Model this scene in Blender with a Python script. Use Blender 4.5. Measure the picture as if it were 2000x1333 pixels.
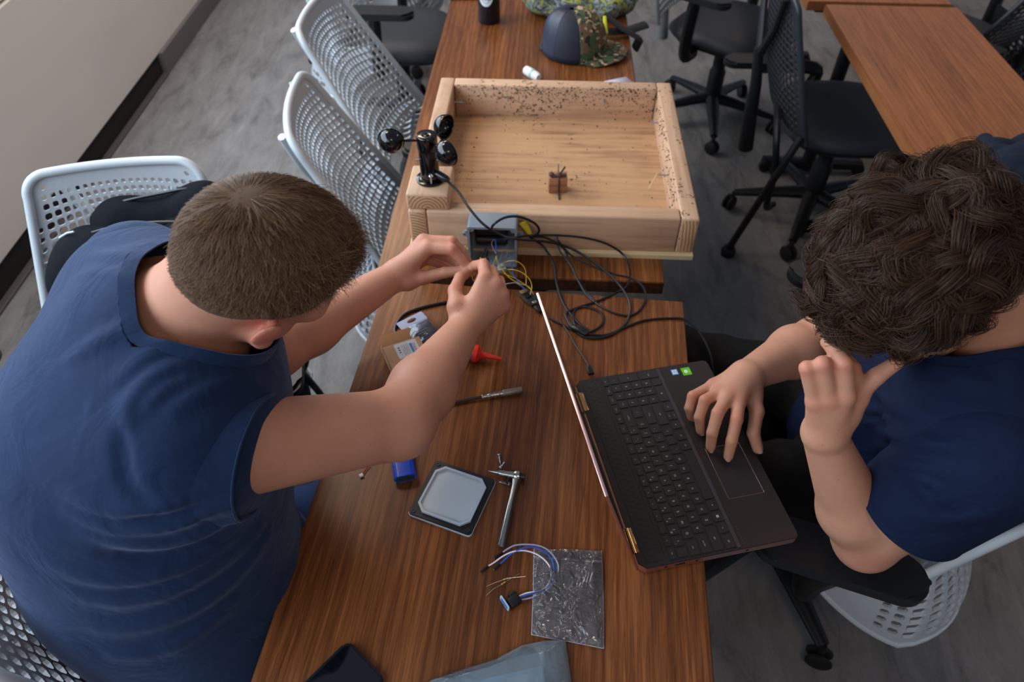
import bpy, bmesh, math, random
import numpy as np
from mathutils import Vector, Matrix, Quaternion
random.seed(7); RNG=np.random.default_rng(7)
SC=bpy.context.scene; COL=SC.collection
for o in list(bpy.data.objects): bpy.data.objects.remove(o)
PI=math.pi
# ------------------------------------------------------------------ camera, light, exposure
CF,CP,CH=1369.7,.8237,1.7288
cam=bpy.data.cameras.new('camera'); cam.sensor_width=36; cam.lens=CF/2000*36
co=bpy.data.objects.new('camera',cam); COL.objects.link(co); SC.camera=co
co.location=(0,0,CH); co.rotation_euler=(PI/2-CP,0,0.0)
cam.clip_start=.02; cam.dof.use_dof=True; cam.dof.focus_distance=.98; cam.dof.aperture_fstop=5.0
W=bpy.data.worlds.new('world'); SC.world=W; W.use_nodes=True
bg=W.node_tree.nodes['Background']; bg.inputs[0].default_value=(.42,.47,.60,1); bg.inputs[1].default_value=.36
SC.view_settings.view_transform="Standard"; SC.view_settings.look="None"; SC.view_settings.gamma=1
SC.view_settings.use_curve_mapping=False; SC.view_settings.exposure=0.0
def area(name,loc,target,sx,sy,power,color):
    l=bpy.data.lights.new(name,'AREA'); l.shape='RECTANGLE'; l.size=sx; l.size_y=sy; l.energy=power; l.color=color
    o=bpy.data.objects.new(name,l); COL.objects.link(o); o.location=loc
    o.rotation_euler=(Vector(target)-Vector(loc)).to_track_quat('-Z','Y').to_euler(); return o
area('window_light',(-1.95,2.0,2.05),(0.2,2.0,.75),5.6,1.5,165,(.72,.85,1.0))
area('window_light',(-1.6,-1.3,2.2),(0.0,.6,.8),2.0,1.4,22,(.72,.85,1.0))
for lx,ly,lp in ((1.9,4.6,10),(.4,-.9,9),(2.5,2.4,12),(-1.15,2.1,16),(-.9,3.8,20)):  # last two are fill, added to brighten the left wall and floor
    area('ceiling_and_fill_light',(lx,ly,2.72),(lx,ly,0),.55,.55,lp,(1.0,.78,.56))
# ------------------------------------------------------------------ pixel measurements -> world
FW=np.array([0,math.cos(CP),-math.sin(CP)]); UP=np.array([0,math.sin(CP),math.cos(CP)])
def D(x,y,t):
    d=FW+np.array([1.,0,0])*(x-1000)/CF-UP*(y-666.5)/CF
    return np.array([0,0,CH])+t*d
def T(x,y,z=.74):
    d=FW+np.array([1.,0,0])*(x-1000)/CF-UP*(y-666.5)/CF
    return np.array([0,0,CH])+(CH-z)/-d[2]*d
# ------------------------------------------------------------------ materials
MATS={}
def mat(name,color,rough=.5,metal=0,spec=.5,**k):
    if name in MATS: return MATS[name]
    m=bpy.data.materials.new(name); m.use_nodes=True; b=m.node_tree.nodes['Principled BSDF']
    b.inputs['Base Color'].default_value=(*color,1); b.inputs['Roughness'].default_value=rough
    b.inputs['Metallic'].default_value=metal; b.inputs['Specular IOR Level'].default_value=spec
    for kk,v in k.items():
        b.inputs[kk.replace('_',' ')].default_value=v
    MATS[name]=m; return m
class NT:
    def __init__(s,m): s.m=m; s.t=m.node_tree; s.b=s.t.nodes['Principled BSDF']
    def n(s,typ,**k):
        x=s.t.nodes.new('ShaderNode'+typ)
        for a,v in k.items(): setattr(x,a,v)
        return x
    def l(s,a,b): s.t.links.new(a,b)
    def coord(s,scale=(1,1,1),kind='Object',rot=(0,0,0)):
        c=s.n('TexCoord'); mp=s.n('Mapping'); s.l(c.outputs[kind],mp.inputs[0]); mp.inputs['Scale'].default_value=scale; mp.inputs['Rotation'].default_value=rot
        return mp.outputs[0]
    def noise(s,vec,scale,detail=4,rough=.55,dist=0):
        x=s.n('TexNoise'); s.l(vec,x.inputs['Vector']); x.inputs['Scale'].default_value=scale; x.inputs['Detail'].default_value=detail
        x.inputs['Roughness'].default_value=rough; x.inputs['Distortion'].default_value=dist; return x.outputs['Fac']
    def ramp(s,f,stops):
        r=s.n('ValToRGB'); s.l(f,r.inputs[0]); e=r.color_ramp.elements
        e[0].position,e[0].color=stops[0][0],(*stops[0][1],1); e[1].position,e[1].color=stops[-1][0],(*stops[-1][1],1)
        for p,c in stops[1:-1]: q=e.new(p); q.color=(*c,1)
        return r.outputs[0]
    def mix(s,f,a,b,mode='MIX'):
        x=s.n('Mix',data_type='RGBA',blend_type=mode)
        for i,v in ((0,f),(6,a),(7,b)):
            if hasattr(v,'default_value') or hasattr(v,'links'): s.l(v,x.inputs[i])
            elif i==0: x.inputs[0].default_value=v
            else: x.inputs[i].default_value=(*v,1)
        return x.outputs[2]
    def math(s,op,a,b=0.0):
        x=s.n('Math',operation=op)
        for i,v in ((0,a),(1,b)):
            if isinstance(v,(int,float)): x.inputs[i].default_value=v
            else: s.l(v,x.inputs[i])
        return x.outputs[0]
    def bump(s,h,strength=.3,dist=.001):
        x=s.n('Bump'); s.l(h,x.inputs['Height']); x.inputs['Strength'].default_value=strength; x.inputs['Distance'].default_value=dist
        s.l(x.outputs[0],s.b.inputs['Normal'])
    def base(s,c): s.l(c,s.b.inputs['Base Color'])
    def rough(s,c): s.l(c,s.b.inputs['Roughness'])
def srgb(r,g,b):
    f=lambda c:(c/255/12.92) if c<=10 else ((c/255+.055)/1.055)**2.4
    return (f(r),f(g),f(b))
def m_laminate(name,dark,mid,light,rough=.34,along='y'):
    m=mat(name,mid,rough); t=NT(m)
    sc=(80,2.2,80) if along=='y' else (2.2,80,80)
    v=t.coord(sc); v2=t.coord((9,.6,9) if along=='y' else (.6,9,9))
    a=t.noise(v,3.2,6,.65,1.2); b=t.noise(v2,1.6,4,.6,1.6)
    w=t.n('TexWave',wave_type='BANDS',bands_direction='X' if along=='y' else 'Y'); t.l(v2,w.inputs[0]); w.inputs['Scale'].default_value=2.2; w.inputs['Distortion'].default_value=7; w.inputs['Detail'].default_value=4; w.inputs['Detail Scale'].default_value=1.4
    s=t.math('ADD',t.math('MULTIPLY',a,.55),t.math('ADD',t.math('MULTIPLY',b,.42),t.math('MULTIPLY',w.outputs['Fac'],.06)))
    t.base(t.ramp(s,[(.34,dark),(.50,mid),(.66,light),(.80,[x*1.1 for x in light])]))
    t.bump(a,.06,.0005); return m
def m_pine(name,c1,c2,dirty=0,along='x',ring=False):
    m=mat(name,c1,.55); t=NT(m)
    if ring:
        v=t.coord((1,1,1)); w=t.n('TexWave',wave_type='RINGS',rings_direction='Y'); mp=t.coord((1,.1,1)); t.l(mp,w.inputs[0]); w.inputs['Scale'].default_value=45; w.inputs['Distortion'].default_value=1.5; w.inputs['Detail'].default_value=2
        col=t.ramp(w.outputs['Fac'],[(.1,c2),(.75,c1)])
    else:
        sc={'x':(1.2,26,26),'y':(26,1.2,26),'z':(26,26,1.2)}[along]
        v=t.coord(sc); a=t.noise(v,2.4,5,.6,.9); b=t.noise(t.coord((3,3,3)),2.5,4,.6,.4)
        col=t.ramp(t.math('ADD',t.math('MULTIPLY',a,.65),t.math('MULTIPLY',b,.35)),[(.33,c2),(.5,c1),(.7,[min(1,x*1.12) for x in c1])])
    if dirty:
        d=t.noise(t.coord((1,1,1)),95,3,.6,.3); e=t.noise(t.coord((1,1,1)),6,3,.6)
        thr=t.math('ADD',t.math('MULTIPLY',d,.7),t.math('MULTIPLY',e,.45))
        k=t.ramp(thr,[(.715-.04*dirty,(0,0,0)),(.75-.04*dirty,(.8,.8,.8))])
        col=t.mix(k,col,srgb(40,32,28))
    t.base(col); t.bump(t.noise(t.coord((20,20,20)),8,3),.15,.0006); return m
# ------------------------------------------------------------------ mesh helpers
def link(name,me,parent=None,mats=None,smooth=True):
    if mats is not None:
        for m in (mats if isinstance(mats,(list,tuple)) else [mats]): me.materials.append(m)
    if smooth: me.shade_smooth()
    o=bpy.data.objects.new(name,me); COL.objects.link(o)
    if parent: o.parent=parent
    return o
def tag(o,label=None,cat=None,group=None,kind=None):
    if label: o['label']=label
    if cat: o['category']=cat
    if group: o['group']=group
    if kind: o['kind']=kind
    return o
def empty(name,loc=(0,0,0),rz=0,label=None,cat=None,group=None,rot=None):
    o=bpy.data.objects.new(name,None); COL.objects.link(o); o.location=loc; o.rotation_euler=rot if rot else (0,0,rz); o.empty_display_size=.05
    return tag(o,label,cat,group)
def frame(o_,x,y=None,z=(0,0,1)):
    """matrix with x axis along x, z close to z"""
    X=Vector(x).normalized(); Z=Vector(z); Y=Z.cross(X).normalized(); Z=X.cross(Y)
    M=Matrix((X,Y,Z)).transposed().to_4x4(); M.translation=Vector(o_); return M
class MB:
    def __init__(s): s.bm=bmesh.new(); s.mi=0
    def _fin(s,vs,M):
        if M is not None: bmesh.ops.transform(s.bm,matrix=M,verts=vs)
        for f in {f for v in vs for f in v.link_faces}: 
            if s.mi: f.material_index=s.mi
        return vs
    def box(s,c,d,bev=0,M=None,seg=2,rot=None):
        vs=bmesh.ops.create_cube(s.bm,size=1)['verts']
        bmesh.ops.scale(s.bm,vec=d,verts=vs)
        if bev:
            es=list({e for v in vs for e in v.link_edges})
            r=bmesh.ops.bevel(s.bm,geom=es+vs,offset=bev,segments=seg,affect='EDGES',profile=.5); 
            fs=r['faces']; vs=list({v for f in fs for v in f.verts}|{v for v in vs if v.is_valid})
            vs=s._conn(vs)
        if rot: bmesh.ops.rotate(s.bm,cent=(0,0,0),matrix=rot,verts=vs)
        bmesh.ops.translate(s.bm,vec=c,verts=vs)
        return s._fin(vs,M)
    def _conn(s,vs):
        seen=set(vs); st=list(vs)
        while st:
            v=st.pop()
            for e in v.link_edges:
                w=e.other_vert(v)
                if w not in seen: seen.add(w); st.append(w)
        return list(seen)
    def tube(s,pts,r,n=8,cap=True,M=None,up=None,flat=1.0,closed=False):
        pts=[Vector(p) for p in pts]; N=len(pts)
        rr=r if hasattr(r,'__len__') else [r]*N
        rings=[]; ref=None
        for i,p in enumerate(pts):
            a=pts[(i-1)%N] if (closed or i>0) else p; b=pts[(i+1)%N] if (closed or i<N-1) else p
            t=(b-a).normalized()
            if ref is None:
                ref=Vector(up) if up else (Vector((0,0,1)) if abs(t.z)<.9 else Vector((1,0,0)))
            u=ref-t*ref.dot(t)
            if u.length<1e-5: u=t.orthogonal()
            u.normalize(); ref=u; w=t.cross(u)
            rings.append([s.bm.verts.new(p+(u*math.cos(2*PI*k/n)*rr[i]*flat+w*math.sin(2*PI*k/n)*rr[i])) for k in range(n)])
        M_=len(rings)
        for i in range(M_ if closed else M_-1):
            A,B=rings[i],rings[(i+1)%M_]
            for k in range(n): s.bm.faces.new((A[k],B[k],B[(k+1)%n],A[(k+1)%n]))
        if cap and not closed:
            s.bm.faces.new(rings[0]); s.bm.faces.new(rings[-1][::-1])
        return s._fin([v for R in rings for v in R],M)
    def lathe(s,prof,n=24,M=None,cap=True):
        rings=[[s.bm.verts.new((r*math.cos(2*PI*k/n),r*math.sin(2*PI*k/n),z)) for k in range(n)] for r,z in prof]
        for A,B in zip(rings,rings[1:]):
            for k in range(n): s.bm.faces.new((A[k],A[(k+1)%n],B[(k+1)%n],B[k]))
        if cap:
            if prof[0][0]>1e-6: s.bm.faces.new(rings[0][::-1])
            if prof[-1][0]>1e-6: s.bm.faces.new(rings[-1])
        return s._fin([v for R in rings for v in R],M)
    def prism(s,poly,z0,z1,M=None,bev=0):
        a=[s.bm.verts.new((x,y,z0)) for x,y in poly]; b=[s.bm.verts.new((x,y,z1)) for x,y in poly]; n=len(poly)
        f0=s.bm.faces.new(a[::-1]); f1=s.bm.faces.new(b)
        for k in range(n): s.bm.faces.new((a[k],a[(k+1)%n],b[(k+1)%n],b[k]))
        vs=a+b
        if bev:
            r=bmesh.ops.bevel(s.bm,geom=list(f1.edges),offset=bev,segments=2,affect='EDGES'); vs=s._conn([v for f in r['faces'] for v in f.verts])
        return s._fin(vs,M)
    def grid(s,fn,nu,nv,M=None):
        g=[[s.bm.verts.new(fn(i/(nu-1),j/(nv-1))) for j in range(nv)] for i in range(nu)]
        for i in range(nu-1):
            for j in range(nv-1): s.bm.faces.new((g[i][j],g[i+1][j],g[i+1][j+1],g[i][j+1]))
        return s._fin([v for r in g for v in r],M)
    def ball(s,c,r,M=None,seg=16,ring=10):
        vs=bmesh.ops.create_uvsphere(s.bm,u_segments=seg,v_segments=ring,radius=1)['verts']
        bmesh.ops.scale(s.bm,vec=r if hasattr(r,'__len__') else (r,r,r),verts=vs); bmesh.ops.translate(s.bm,vec=c,verts=vs)
        return s._fin(vs,M)
    def obj(s,name,mats,parent=None,smooth=True,angle=40,solid=None):
        bmesh.ops.recalc_face_normals(s.bm,faces=s.bm.faces[:])
        me=bpy.data.meshes.new(name)
        if smooth:
            ca=math.radians(angle)
            for e in s.bm.edges:
                if len(e.link_faces)==2 and e.calc_face_angle(0)>ca: e.smooth=False
        s.bm.to_mesh(me); s.bm.free()
        o=link(name,me,parent,mats,smooth)
        if solid:
            md=o.modifiers.new('solid','SOLIDIFY'); md.thickness=solid; md.offset=0
        return o
def spline(pts,n=10):
    """Catmull-Rom through points"""
    P=[np.array(p,float) for p in pts]; P=[2*P[0]-P[1]]+P+[2*P[-1]-P[-2]]; out=[]
    for i in range(1,len(P)-2):
        for k in range(n):
            t=k/n; a,b,c,d=P[i-1:i+3]
            out.append(.5*((2*b)+(-a+c)*t+(2*a-5*b+4*c-d)*t*t+(-a+3*b-3*c+d)*t**3))
    out.append(P[-2]); return out
def rrect(w,h,r,n=4,cx=0,cy=0):
    o=[]
    for sx,sy,a0 in ((1,1,0),(-1,1,90),(-1,-1,180),(1,-1,270)):
        for k in range(n+1):
            a=math.radians(a0+90*k/n); o.append((cx+sx*(w/2-r)+r*math.cos(a),cy+sy*(h/2-r)+r*math.sin(a)))
    return o
GL={}
def glyph(txt):
    """flat mesh of a text, centred, height of capitals about 1"""
    if txt not in GL:
        c=bpy.data.curves.new('t','FONT'); c.body=txt; c.size=1.4; c.align_x='CENTER'; c.align_y='CENTER'; c.resolution_u=2
        o=bpy.data.objects.new('t',c); COL.objects.link(o); bpy.context.view_layer.update()
        me=bpy.data.meshes.new_from_object(o.evaluated_get(bpy.context.evaluated_depsgraph_get()))
        v=[tuple(x.co) for x in me.vertices]; f=[tuple(p.vertices) for p in me.polygons]
        bpy.data.objects.remove(o); bpy.data.curves.remove(c); bpy.data.meshes.remove(me); GL[txt]=(v,f)
    return GL[txt]
def put_text(mb,txt,M,size,width=None):
    v,f=glyph(txt)
    if width:
        w=max(x for x,_,_ in v)-min(x for x,_,_ in v); sx=width/w
    else: sx=size
    vs=[mb.bm.verts.new(M@Vector((x*sx,y*size,0))) for x,y,z in v]
    for q in f:
        try: mb.bm.faces.new([vs[i] for i in q]).material_index=mb.mi
        except ValueError: pass
def copy_tree(o,parent=None):
    c=o.copy(); COL.objects.link(c); c.parent=parent
    for ch in list(o.children): copy_tree(ch,c)
    return c
# ------------------------------------------------------------------ implicit surfaces (smooth unions) -> mesh by surface nets
def cap(a,b,ra,rb,k=.02): return ('c',np.array(a,np.float32),np.array(b,np.float32),ra,rb,k)
def ell(c,r,k=.02,R=None): return ('e',np.array(c,np.float32),np.array(r,np.float32),None if R is None else np.array(R,np.float32),0,k)
def pdist(p,q):
    if q[0]=='c':
        _,a,b,ra,rb,_k=q; ba=b-a; l=float(ba@ba)+1e-9; pa=p-a
        h=np.clip(pa@ba/l,0,1)
        return np.sqrt(((pa-h[:,None]*ba)**2).sum(1))-(ra+(rb-ra)*h)
    _,c,r,R,_z,_k=q; d=p-c
    if R is not None: d=d@R.T
    k0=np.sqrt(((d/r)**2).sum(1)); k1=np.sqrt(((d/(r*r))**2).sum(1))+1e-9
    return k0*(k0-1)/k1
def field(p,prims,post=None):
    acc=None
    for q in prims:
        d=pdist(p,q); k=q[5]
        if acc is None: acc=d
        else:
            h=np.maximum(k-np.abs(acc-d),0)/k; acc=np.minimum(acc,d)-h*h*k*.25
    if post is not None: acc=post(p,acc)
    return acc
def nets(prims,h,post=None,margin=.012,nb=16):
    lo=np.full(3,1e9); hi=-lo
    for q in prims:
        if q[0]=='c':
            for e,r in ((q[1],q[3]),(q[2],q[4])): lo=np.minimum(lo,e-r); hi=np.maximum(hi,e+r)
        else: m=float(q[2].max()); lo=np.minimum(lo,q[1]-m); hi=np.maximum(hi,q[1]+m)
    lo-=margin+2*h; hi+=margin+2*h; bs=nb*h; nblk=np.ceil((hi-lo)/bs).astype(int)
    ix=np.stack(np.meshgrid(*[np.arange(n) for n in nblk],indexing='ij'),-1).reshape(-1,3)
    cen=(lo+(ix+.5)*bs).astype(np.float32); rad=bs*.8661
    DD=np.stack([pdist(cen,q) for q in prims],1); dm=DD.min(1)
    ks=np.array([q[5] for q in prims])
    sel=np.where(np.abs(dm)<rad*1.35+margin+.05)[0]
    ax=np.arange(nb+1); G=np.stack(np.meshgrid(ax,ax,ax,indexing='ij'),-1).reshape(-1,3)
    cells=[];verts=[];edges=[]
    for b in sel:
        alive=[prims[i] for i in range(len(prims)) if DD[b,i]<dm[b]+2.1*rad+ks[i]*1.6]
        p=(lo+(ix[b]*nb+G)*h).astype(np.float32)
        f=field(p,alive,post).reshape(nb+1,nb+1,nb+1)
        if f.min()>0 or f.max()<0: continue
        s=f<0
        # cells
        c8=sum(s[i:nb+i,j:nb+j,k:nb+k].astype(np.int8) for i in(0,1) for j in(0,1) for k in(0,1))
        act=np.argwhere((c8>0)&(c8<8))
        if len(act)==0: continue
        acc=np.zeros((len(act),3)); cnt=np.zeros(len(act))
        I,J,K=act.T
        for a in range(3):
            for u in(0,1):
                for v in(0,1):
                    o=[u,v]; o.insert(a,0); o2=list(o); o2[a]=1
                    f0=f[I+o[0],J+o[1],K+o[2]]; f1=f[I+o2[0],J+o2[1],K+o2[2]]
                    m=(f0<0)!=(f1<0); t=np.where(m,f0/np.where(m,f0-f1,1),0)
                    pt=np.tile(np.array(o,float),(len(act),1)); pt[:,a]+=t
                    acc+=pt*m[:,None]; cnt+=m
        verts.append(lo+(ix[b]*nb+act+acc/cnt[:,None])*h); cells.append(ix[b]*nb+act)
        for a in range(3):
            sl0=[slice(0,nb)]*3; sl1=list(sl0); sl1[a]=slice(1,nb+1)
            q=np.argwhere(s[tuple(sl0)]!=s[tuple(sl1)])
            if len(q): edges.append(np.c_[ix[b]*nb+q,np.full(len(q),a),s[q[:,0],q[:,1],q[:,2]]])
    cells=np.concatenate(cells); verts=np.concatenate(verts); edges=np.concatenate(edges)
    S=nblk*nb+2; key=lambda c:(c[:,0]*S[1]+c[:,1])*S[2]+c[:,2]
    ck=key(cells); od=np.argsort(ck); ck=ck[od]; verts=verts[od]
    quads=[]
    for a in range(3):
        e=edges[edges[:,3]==a]; b1,b2=[(1,2),(2,0),(0,1)][a]; ids=[]
        ok=np.ones(len(e),bool)
        for d1,d2 in((-1,-1),(0,-1),(0,0),(-1,0)):
            c=e[:,:3].copy(); c[:,b1]+=d1; c[:,b2]+=d2; k=key(c); i=np.minimum(np.searchsorted(ck,k),len(ck)-1); ok&=ck[i]==k; ids.append(i)
        q=np.stack(ids,1); fl=e[:,4]==0; q[fl]=q[fl][:,::-1]; quads.append(q[ok])
    quads=np.concatenate(quads)
    return verts,quads
def clip(v,q,s):
    """keep the part of a quad mesh where s>0, cutting triangles cleanly"""
    keep=(s[q]>0); full=keep.all(1); part=keep.any(1)&~full
    faces=[tuple(x) for x in q[full]]; new={}; V=[tuple(x) for x in v]
    def cut(i,j):
        k=(min(i,j),max(i,j))
        if k not in new:
            t=s[i]/(s[i]-s[j]); new[k]=len(V); V.append(tuple(v[i]+(v[j]-v[i])*t))
        return new[k]
    for x in q[part]:
        poly=[]
        for a in range(len(x)):
            i,j=x[a],x[(a+1)%len(x)]
            if s[i]>0: poly.append(i)
            if (s[i]>0)!=(s[j]>0): poly.append(cut(i,j))
        if len(poly)>=3: faces.append(tuple(poly))
    used=sorted({i for f in faces for i in f}); mp={a:b for b,a in enumerate(used)}
    return [V[i] for i in used],[tuple(mp[i] for i in f) for f in faces]
def mesh_obj(name,v,f,mats,parent=None):
    me=bpy.data.meshes.new(name); me.from_pydata([tuple(map(float,x)) for x in v],[],[tuple(map(int,x)) for x in f]); me.validate(); me.update()
    return link(name,me,parent,mats)
def curves(name,P,rad,m,parent=None):
    """P: (strands, points, 3) -> hair curves"""
    hc=bpy.data.hair_curves.new(name); n,k,_=P.shape; hc.add_curves([k]*n)
    hc.position_data.foreach_set('vector',P.astype(np.float32).ravel())
    r=np.tile(np.linspace(rad[0],rad[1],k),n).astype(np.float32)
    at=hc.attributes.get('radius') or hc.attributes.new('radius','FLOAT','POINT'); at.data.foreach_set('value',r)
    hc.materials.append(m); o=bpy.data.objects.new(name,hc); COL.objects.link(o)
    if parent: o.parent=parent
    return o
# ------------------------------------------------------------------ setting
def m_carpet():
    m=mat('carpet',(.1,.1,.1),.95,spec=.15); t=NT(m)
    v=t.coord((1,1,1),rot=(0,0,.5)); v2=t.coord((5.5,1.6,1),rot=(0,0,.12)); fine=t.noise(t.coord(),420,2,.6); f2=t.noise(t.coord((1,.5,1)),130,3,.6)
    a=t.noise(v2,2.6,6,.7,.5); b=t.noise(v,1.1,3,.5)
    s=t.math('ADD',t.math('MULTIPLY',a,.62),t.math('ADD',t.math('MULTIPLY',b,.22),t.math('ADD',t.math('MULTIPLY',fine,.1),t.math('MULTIPLY',f2,.12))))
    t.base(t.ramp(s,[(.36,srgb(84,81,81)),(.50,srgb(118,115,113)),(.60,srgb(130,127,125)),(.74,srgb(146,143,141))])); t.bump(t.math('ADD',fine,f2),.5,.004); return m
b=MB(); b.box((1.6,3.2,-.02),(6.9,9.6,.04)); tag(b.obj('floor',m_carpet(),smooth=False),kind='structure')
mw=mat('wall_paint',srgb(226,219,214),.6); t=NT(mw); t.bump(t.noise(t.coord(),60,3),.04,.001)
b=MB(); b.box((-1.85,3.2,.41),(.1,9.6,.612),.002); wl=tag(b.obj('wall_left',mw,smooth=False),kind='structure')
b=MB(); b.box((-1.86,3.2,.807),(.1,9.6,.165),.003); b.obj('sill_panel',mw,wl,smooth=False)
b=MB(); b.box((-1.90,3.2,.719),(.1,9.6,.012)); b.obj('shadow_gap',mat('gap_black',(.01,.01,.01),.8),wl,smooth=False)
# dark grille along the foot of the wall, then a plain grey kick further back
mg=mat('grille_dark',srgb(52,48,48),.55,.2); NT(mg)
b=MB(); b.box((-1.838,1.0,.052),(.05,5.0,.1))
for k in range(12): b.box((-1.812,1.0,.012+k*.0078),(.006,5.0,.0028))
tag(b.obj('baseboard_left',mg,smooth=False),kind='structure')
b=MB(); b.box((-1.792,1.0,.004),(.03,5.0,.012),.002); tag(b.obj('trim_1',mat('lip_grey',srgb(88,82,80),.5,.3),smooth=False),kind='structure')
b=MB(); b.box((-1.803,5.75,.054),(.046,4.5,.108),.003); tag(b.obj('trim_2',mat('kick_grey',srgb(108,104,103),.55),smooth=False),kind='structure')
# window frame above the low wall, outside the picture: the daylight comes through it
b=MB()
for y in (-1.4,.1,1.6,3.1,4.6,6.1,7.6): b.box((-1.83,y,1.79),(.05,.05,1.8))
b.box((-1.83,3.2,.91),(.07,9.4,.04)); b.box((-1.83,3.2,2.72),(.07,9.4,.06))
tag(b.obj('window_1',mat('window_alu',srgb(90,92,95),.4,.6),smooth=False),kind='structure')
# ------------------------------------------------------------------ tables
m_table=m_laminate('walnut_laminate',srgb(62,32,15),srgb(106,60,28),srgb(144,88,46),.30)
m_table.node_tree.nodes['Principled BSDF'].inputs['Specular IOR Level'].default_value=.42
m_oak=m_laminate('cherry_laminate',srgb(104,56,24),srgb(142,82,38),srgb(166,102,54),.32)
m_edge=m_laminate('walnut_edge',srgb(46,26,17),srgb(70,40,26),srgb(92,56,36),.4)
m_oakedge=m_laminate('cherry_edge',srgb(120,72,38),srgb(134,82,44),srgb(150,94,54),.45)
m_black=mat('black_metal',srgb(24,25,28),.38,.3)
m_blackp=mat('black_plastic',srgb(20,21,24),.42)
m_rubber=mat('rubber',srgb(16,16,17),.7)
def table(name,label,cx,cy,rz,w,d,top,edge,th=.032,legs=((-.5,),),leglist=(),group=None):
    t=empty(name,(cx,cy,0),rz,label,'table',group)
    b=MB(); b.prism(rrect(w,d,.004,3),.74-th+.003,.74,bev=.0015); b.obj('tabletop',top,t,angle=30)
    b=MB(); b.prism(rrect(w+.001,d+.001,.004,3),.74-th,.7375); b.obj('edge_band',edge,t,angle=30)
    for lx,ly in leglist:
        b=MB(); b.tube([(lx,ly,.02),(lx,ly,.7)],.026,16); b.obj('leg',m_black,t)
    for ly in sorted({l[1] for l in leglist}):
        b=MB(); b.box((0,ly,.695),(w*.8,.06,.03),.006); b.obj('top_rail',m_black,t)
        b=MB(); b.box((0,ly,.045),(w*.86,.055,.035),.01); b.obj('foot',m_black,t)
        for sx in (-1,1):
            b=MB(); b.lathe([(0,-.008),(.024,-.008),(.026,0),(.026,.016),(0,.016)],16,Matrix.Translation((sx*w*.4,ly,.026))@Matrix.Rotation(PI/2,4,'X')); b.obj('caster',m_rubber,t)
    return t
def tpos(x,y,a,w,d,sgn):  # corner (x,y) on the left, size w x d, sgn=-1 extends towards the camera
    c,s=math.cos(a),math.sin(a); return x+c*w/2-s*sgn*d/2, y+s*w/2+c*sgn*d/2
ta=-.1075; cx,cy=tpos(-.2612,1.0906,ta,.6111,1.52,-1)
near_table=table('training_table','long walnut laminate table in the foreground holding the laptop and parts',cx,cy,ta,.6111,1.52,m_table,m_edge,leglist=((0.02,.55),(0.02,-.60)))
ga=-.0511; cx,cy=tpos(-.2869,1.1124,ga,.6052,1.83,1)
back_table=table('training_table','walnut laminate table under the open wooden box, bottle and cap',cx,cy,ga,.6052,1.83,m_table,m_edge,leglist=((0,-.55),(0,.6)))
ra=-.062; cx,cy=tpos(1.086,2.508,ra,.447,1.52,-1)
table('training_table','narrow reddish-brown table at upper right with a dark jacket on its corner',cx,cy,ra,.447,1.52,m_oak,m_oakedge,leglist=((.02,.42),(-.08,-.55)))
cx,cy=tpos(1.035,2.535,ra,.49,1.2,1)
table('training_table','brown table butted end to end beyond the upper right table',cx,cy,ra,.49,1.2,m_oak,m_oakedge,leglist=((-.02,-.52),(0,.5)))
# ------------------------------------------------------------------ task chairs with a perforated suspension back
SH=dict(zt=.894,hh=.416,a=.168,b=.254,bow=.047,cr=.045)
def backpt(u,v,r,off=0,curv=.02):
    """u -1..1 across, v 0..1 up -> local point; facing +x"""
    w=SH['b']+(SH['a']-SH['b'])*v; hw=w
    hv=v*SH['hh']; top=SH['hh']-SH['cr']
    y=u*hw
    x=-r*v+SH['bow']*u*u*(hw/SH['b'])**2 - curv*math.sin(PI*min(1,v))*(1-u*u)+off
    return Vector((x,y,SH['zt']-SH['hh']+hv))
def lattice(mb,fn,cells,close,th,mi=0):
    """perforated sheet: each cell is a frame around a rounded hole"""
    bm=mb.bm; cache={}
    def V(p):
        k=(round(p[0],5),round(p[1],5))
        if k not in cache: cache[k]=bm.verts.new(fn(*k))
        return cache[k]
    for c in cells:
        ctr=(sum(p[0] for p in c)/4,sum(p[1] for p in c)/4); h=close(*ctr)
        co=[V(p) for p in c]
        if h<.12:
            try: bm.faces.new(co)
            except ValueError: pass
            continue
        inn=[]
        for i in range(4):
            p=c[i]; prv=c[i-1]; nx=c[(i+1)%4]
            q=lambda a,b,t:(a[0]+(b[0]-a[0])*t,a[1]+(b[1]-a[1])*t)
            base=q(ctr,p,h)
            inn.append((q(base,q(ctr,prv,h),.22),q(base,q(ctr,nx,h),.22)))
        iv=[(bm.verts.new(fn(*a)),bm.verts.new(fn(*b_))) for a,b_ in inn]
        for i in range(4):
            j=(i+1)%4
            for f in ((co[i],co[j],iv[j][0],iv[i][1]),(co[i],iv[i][1],iv[i][0])):
                try: bm.faces.new(f).material_index=mi
                except ValueError: pass
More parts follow.
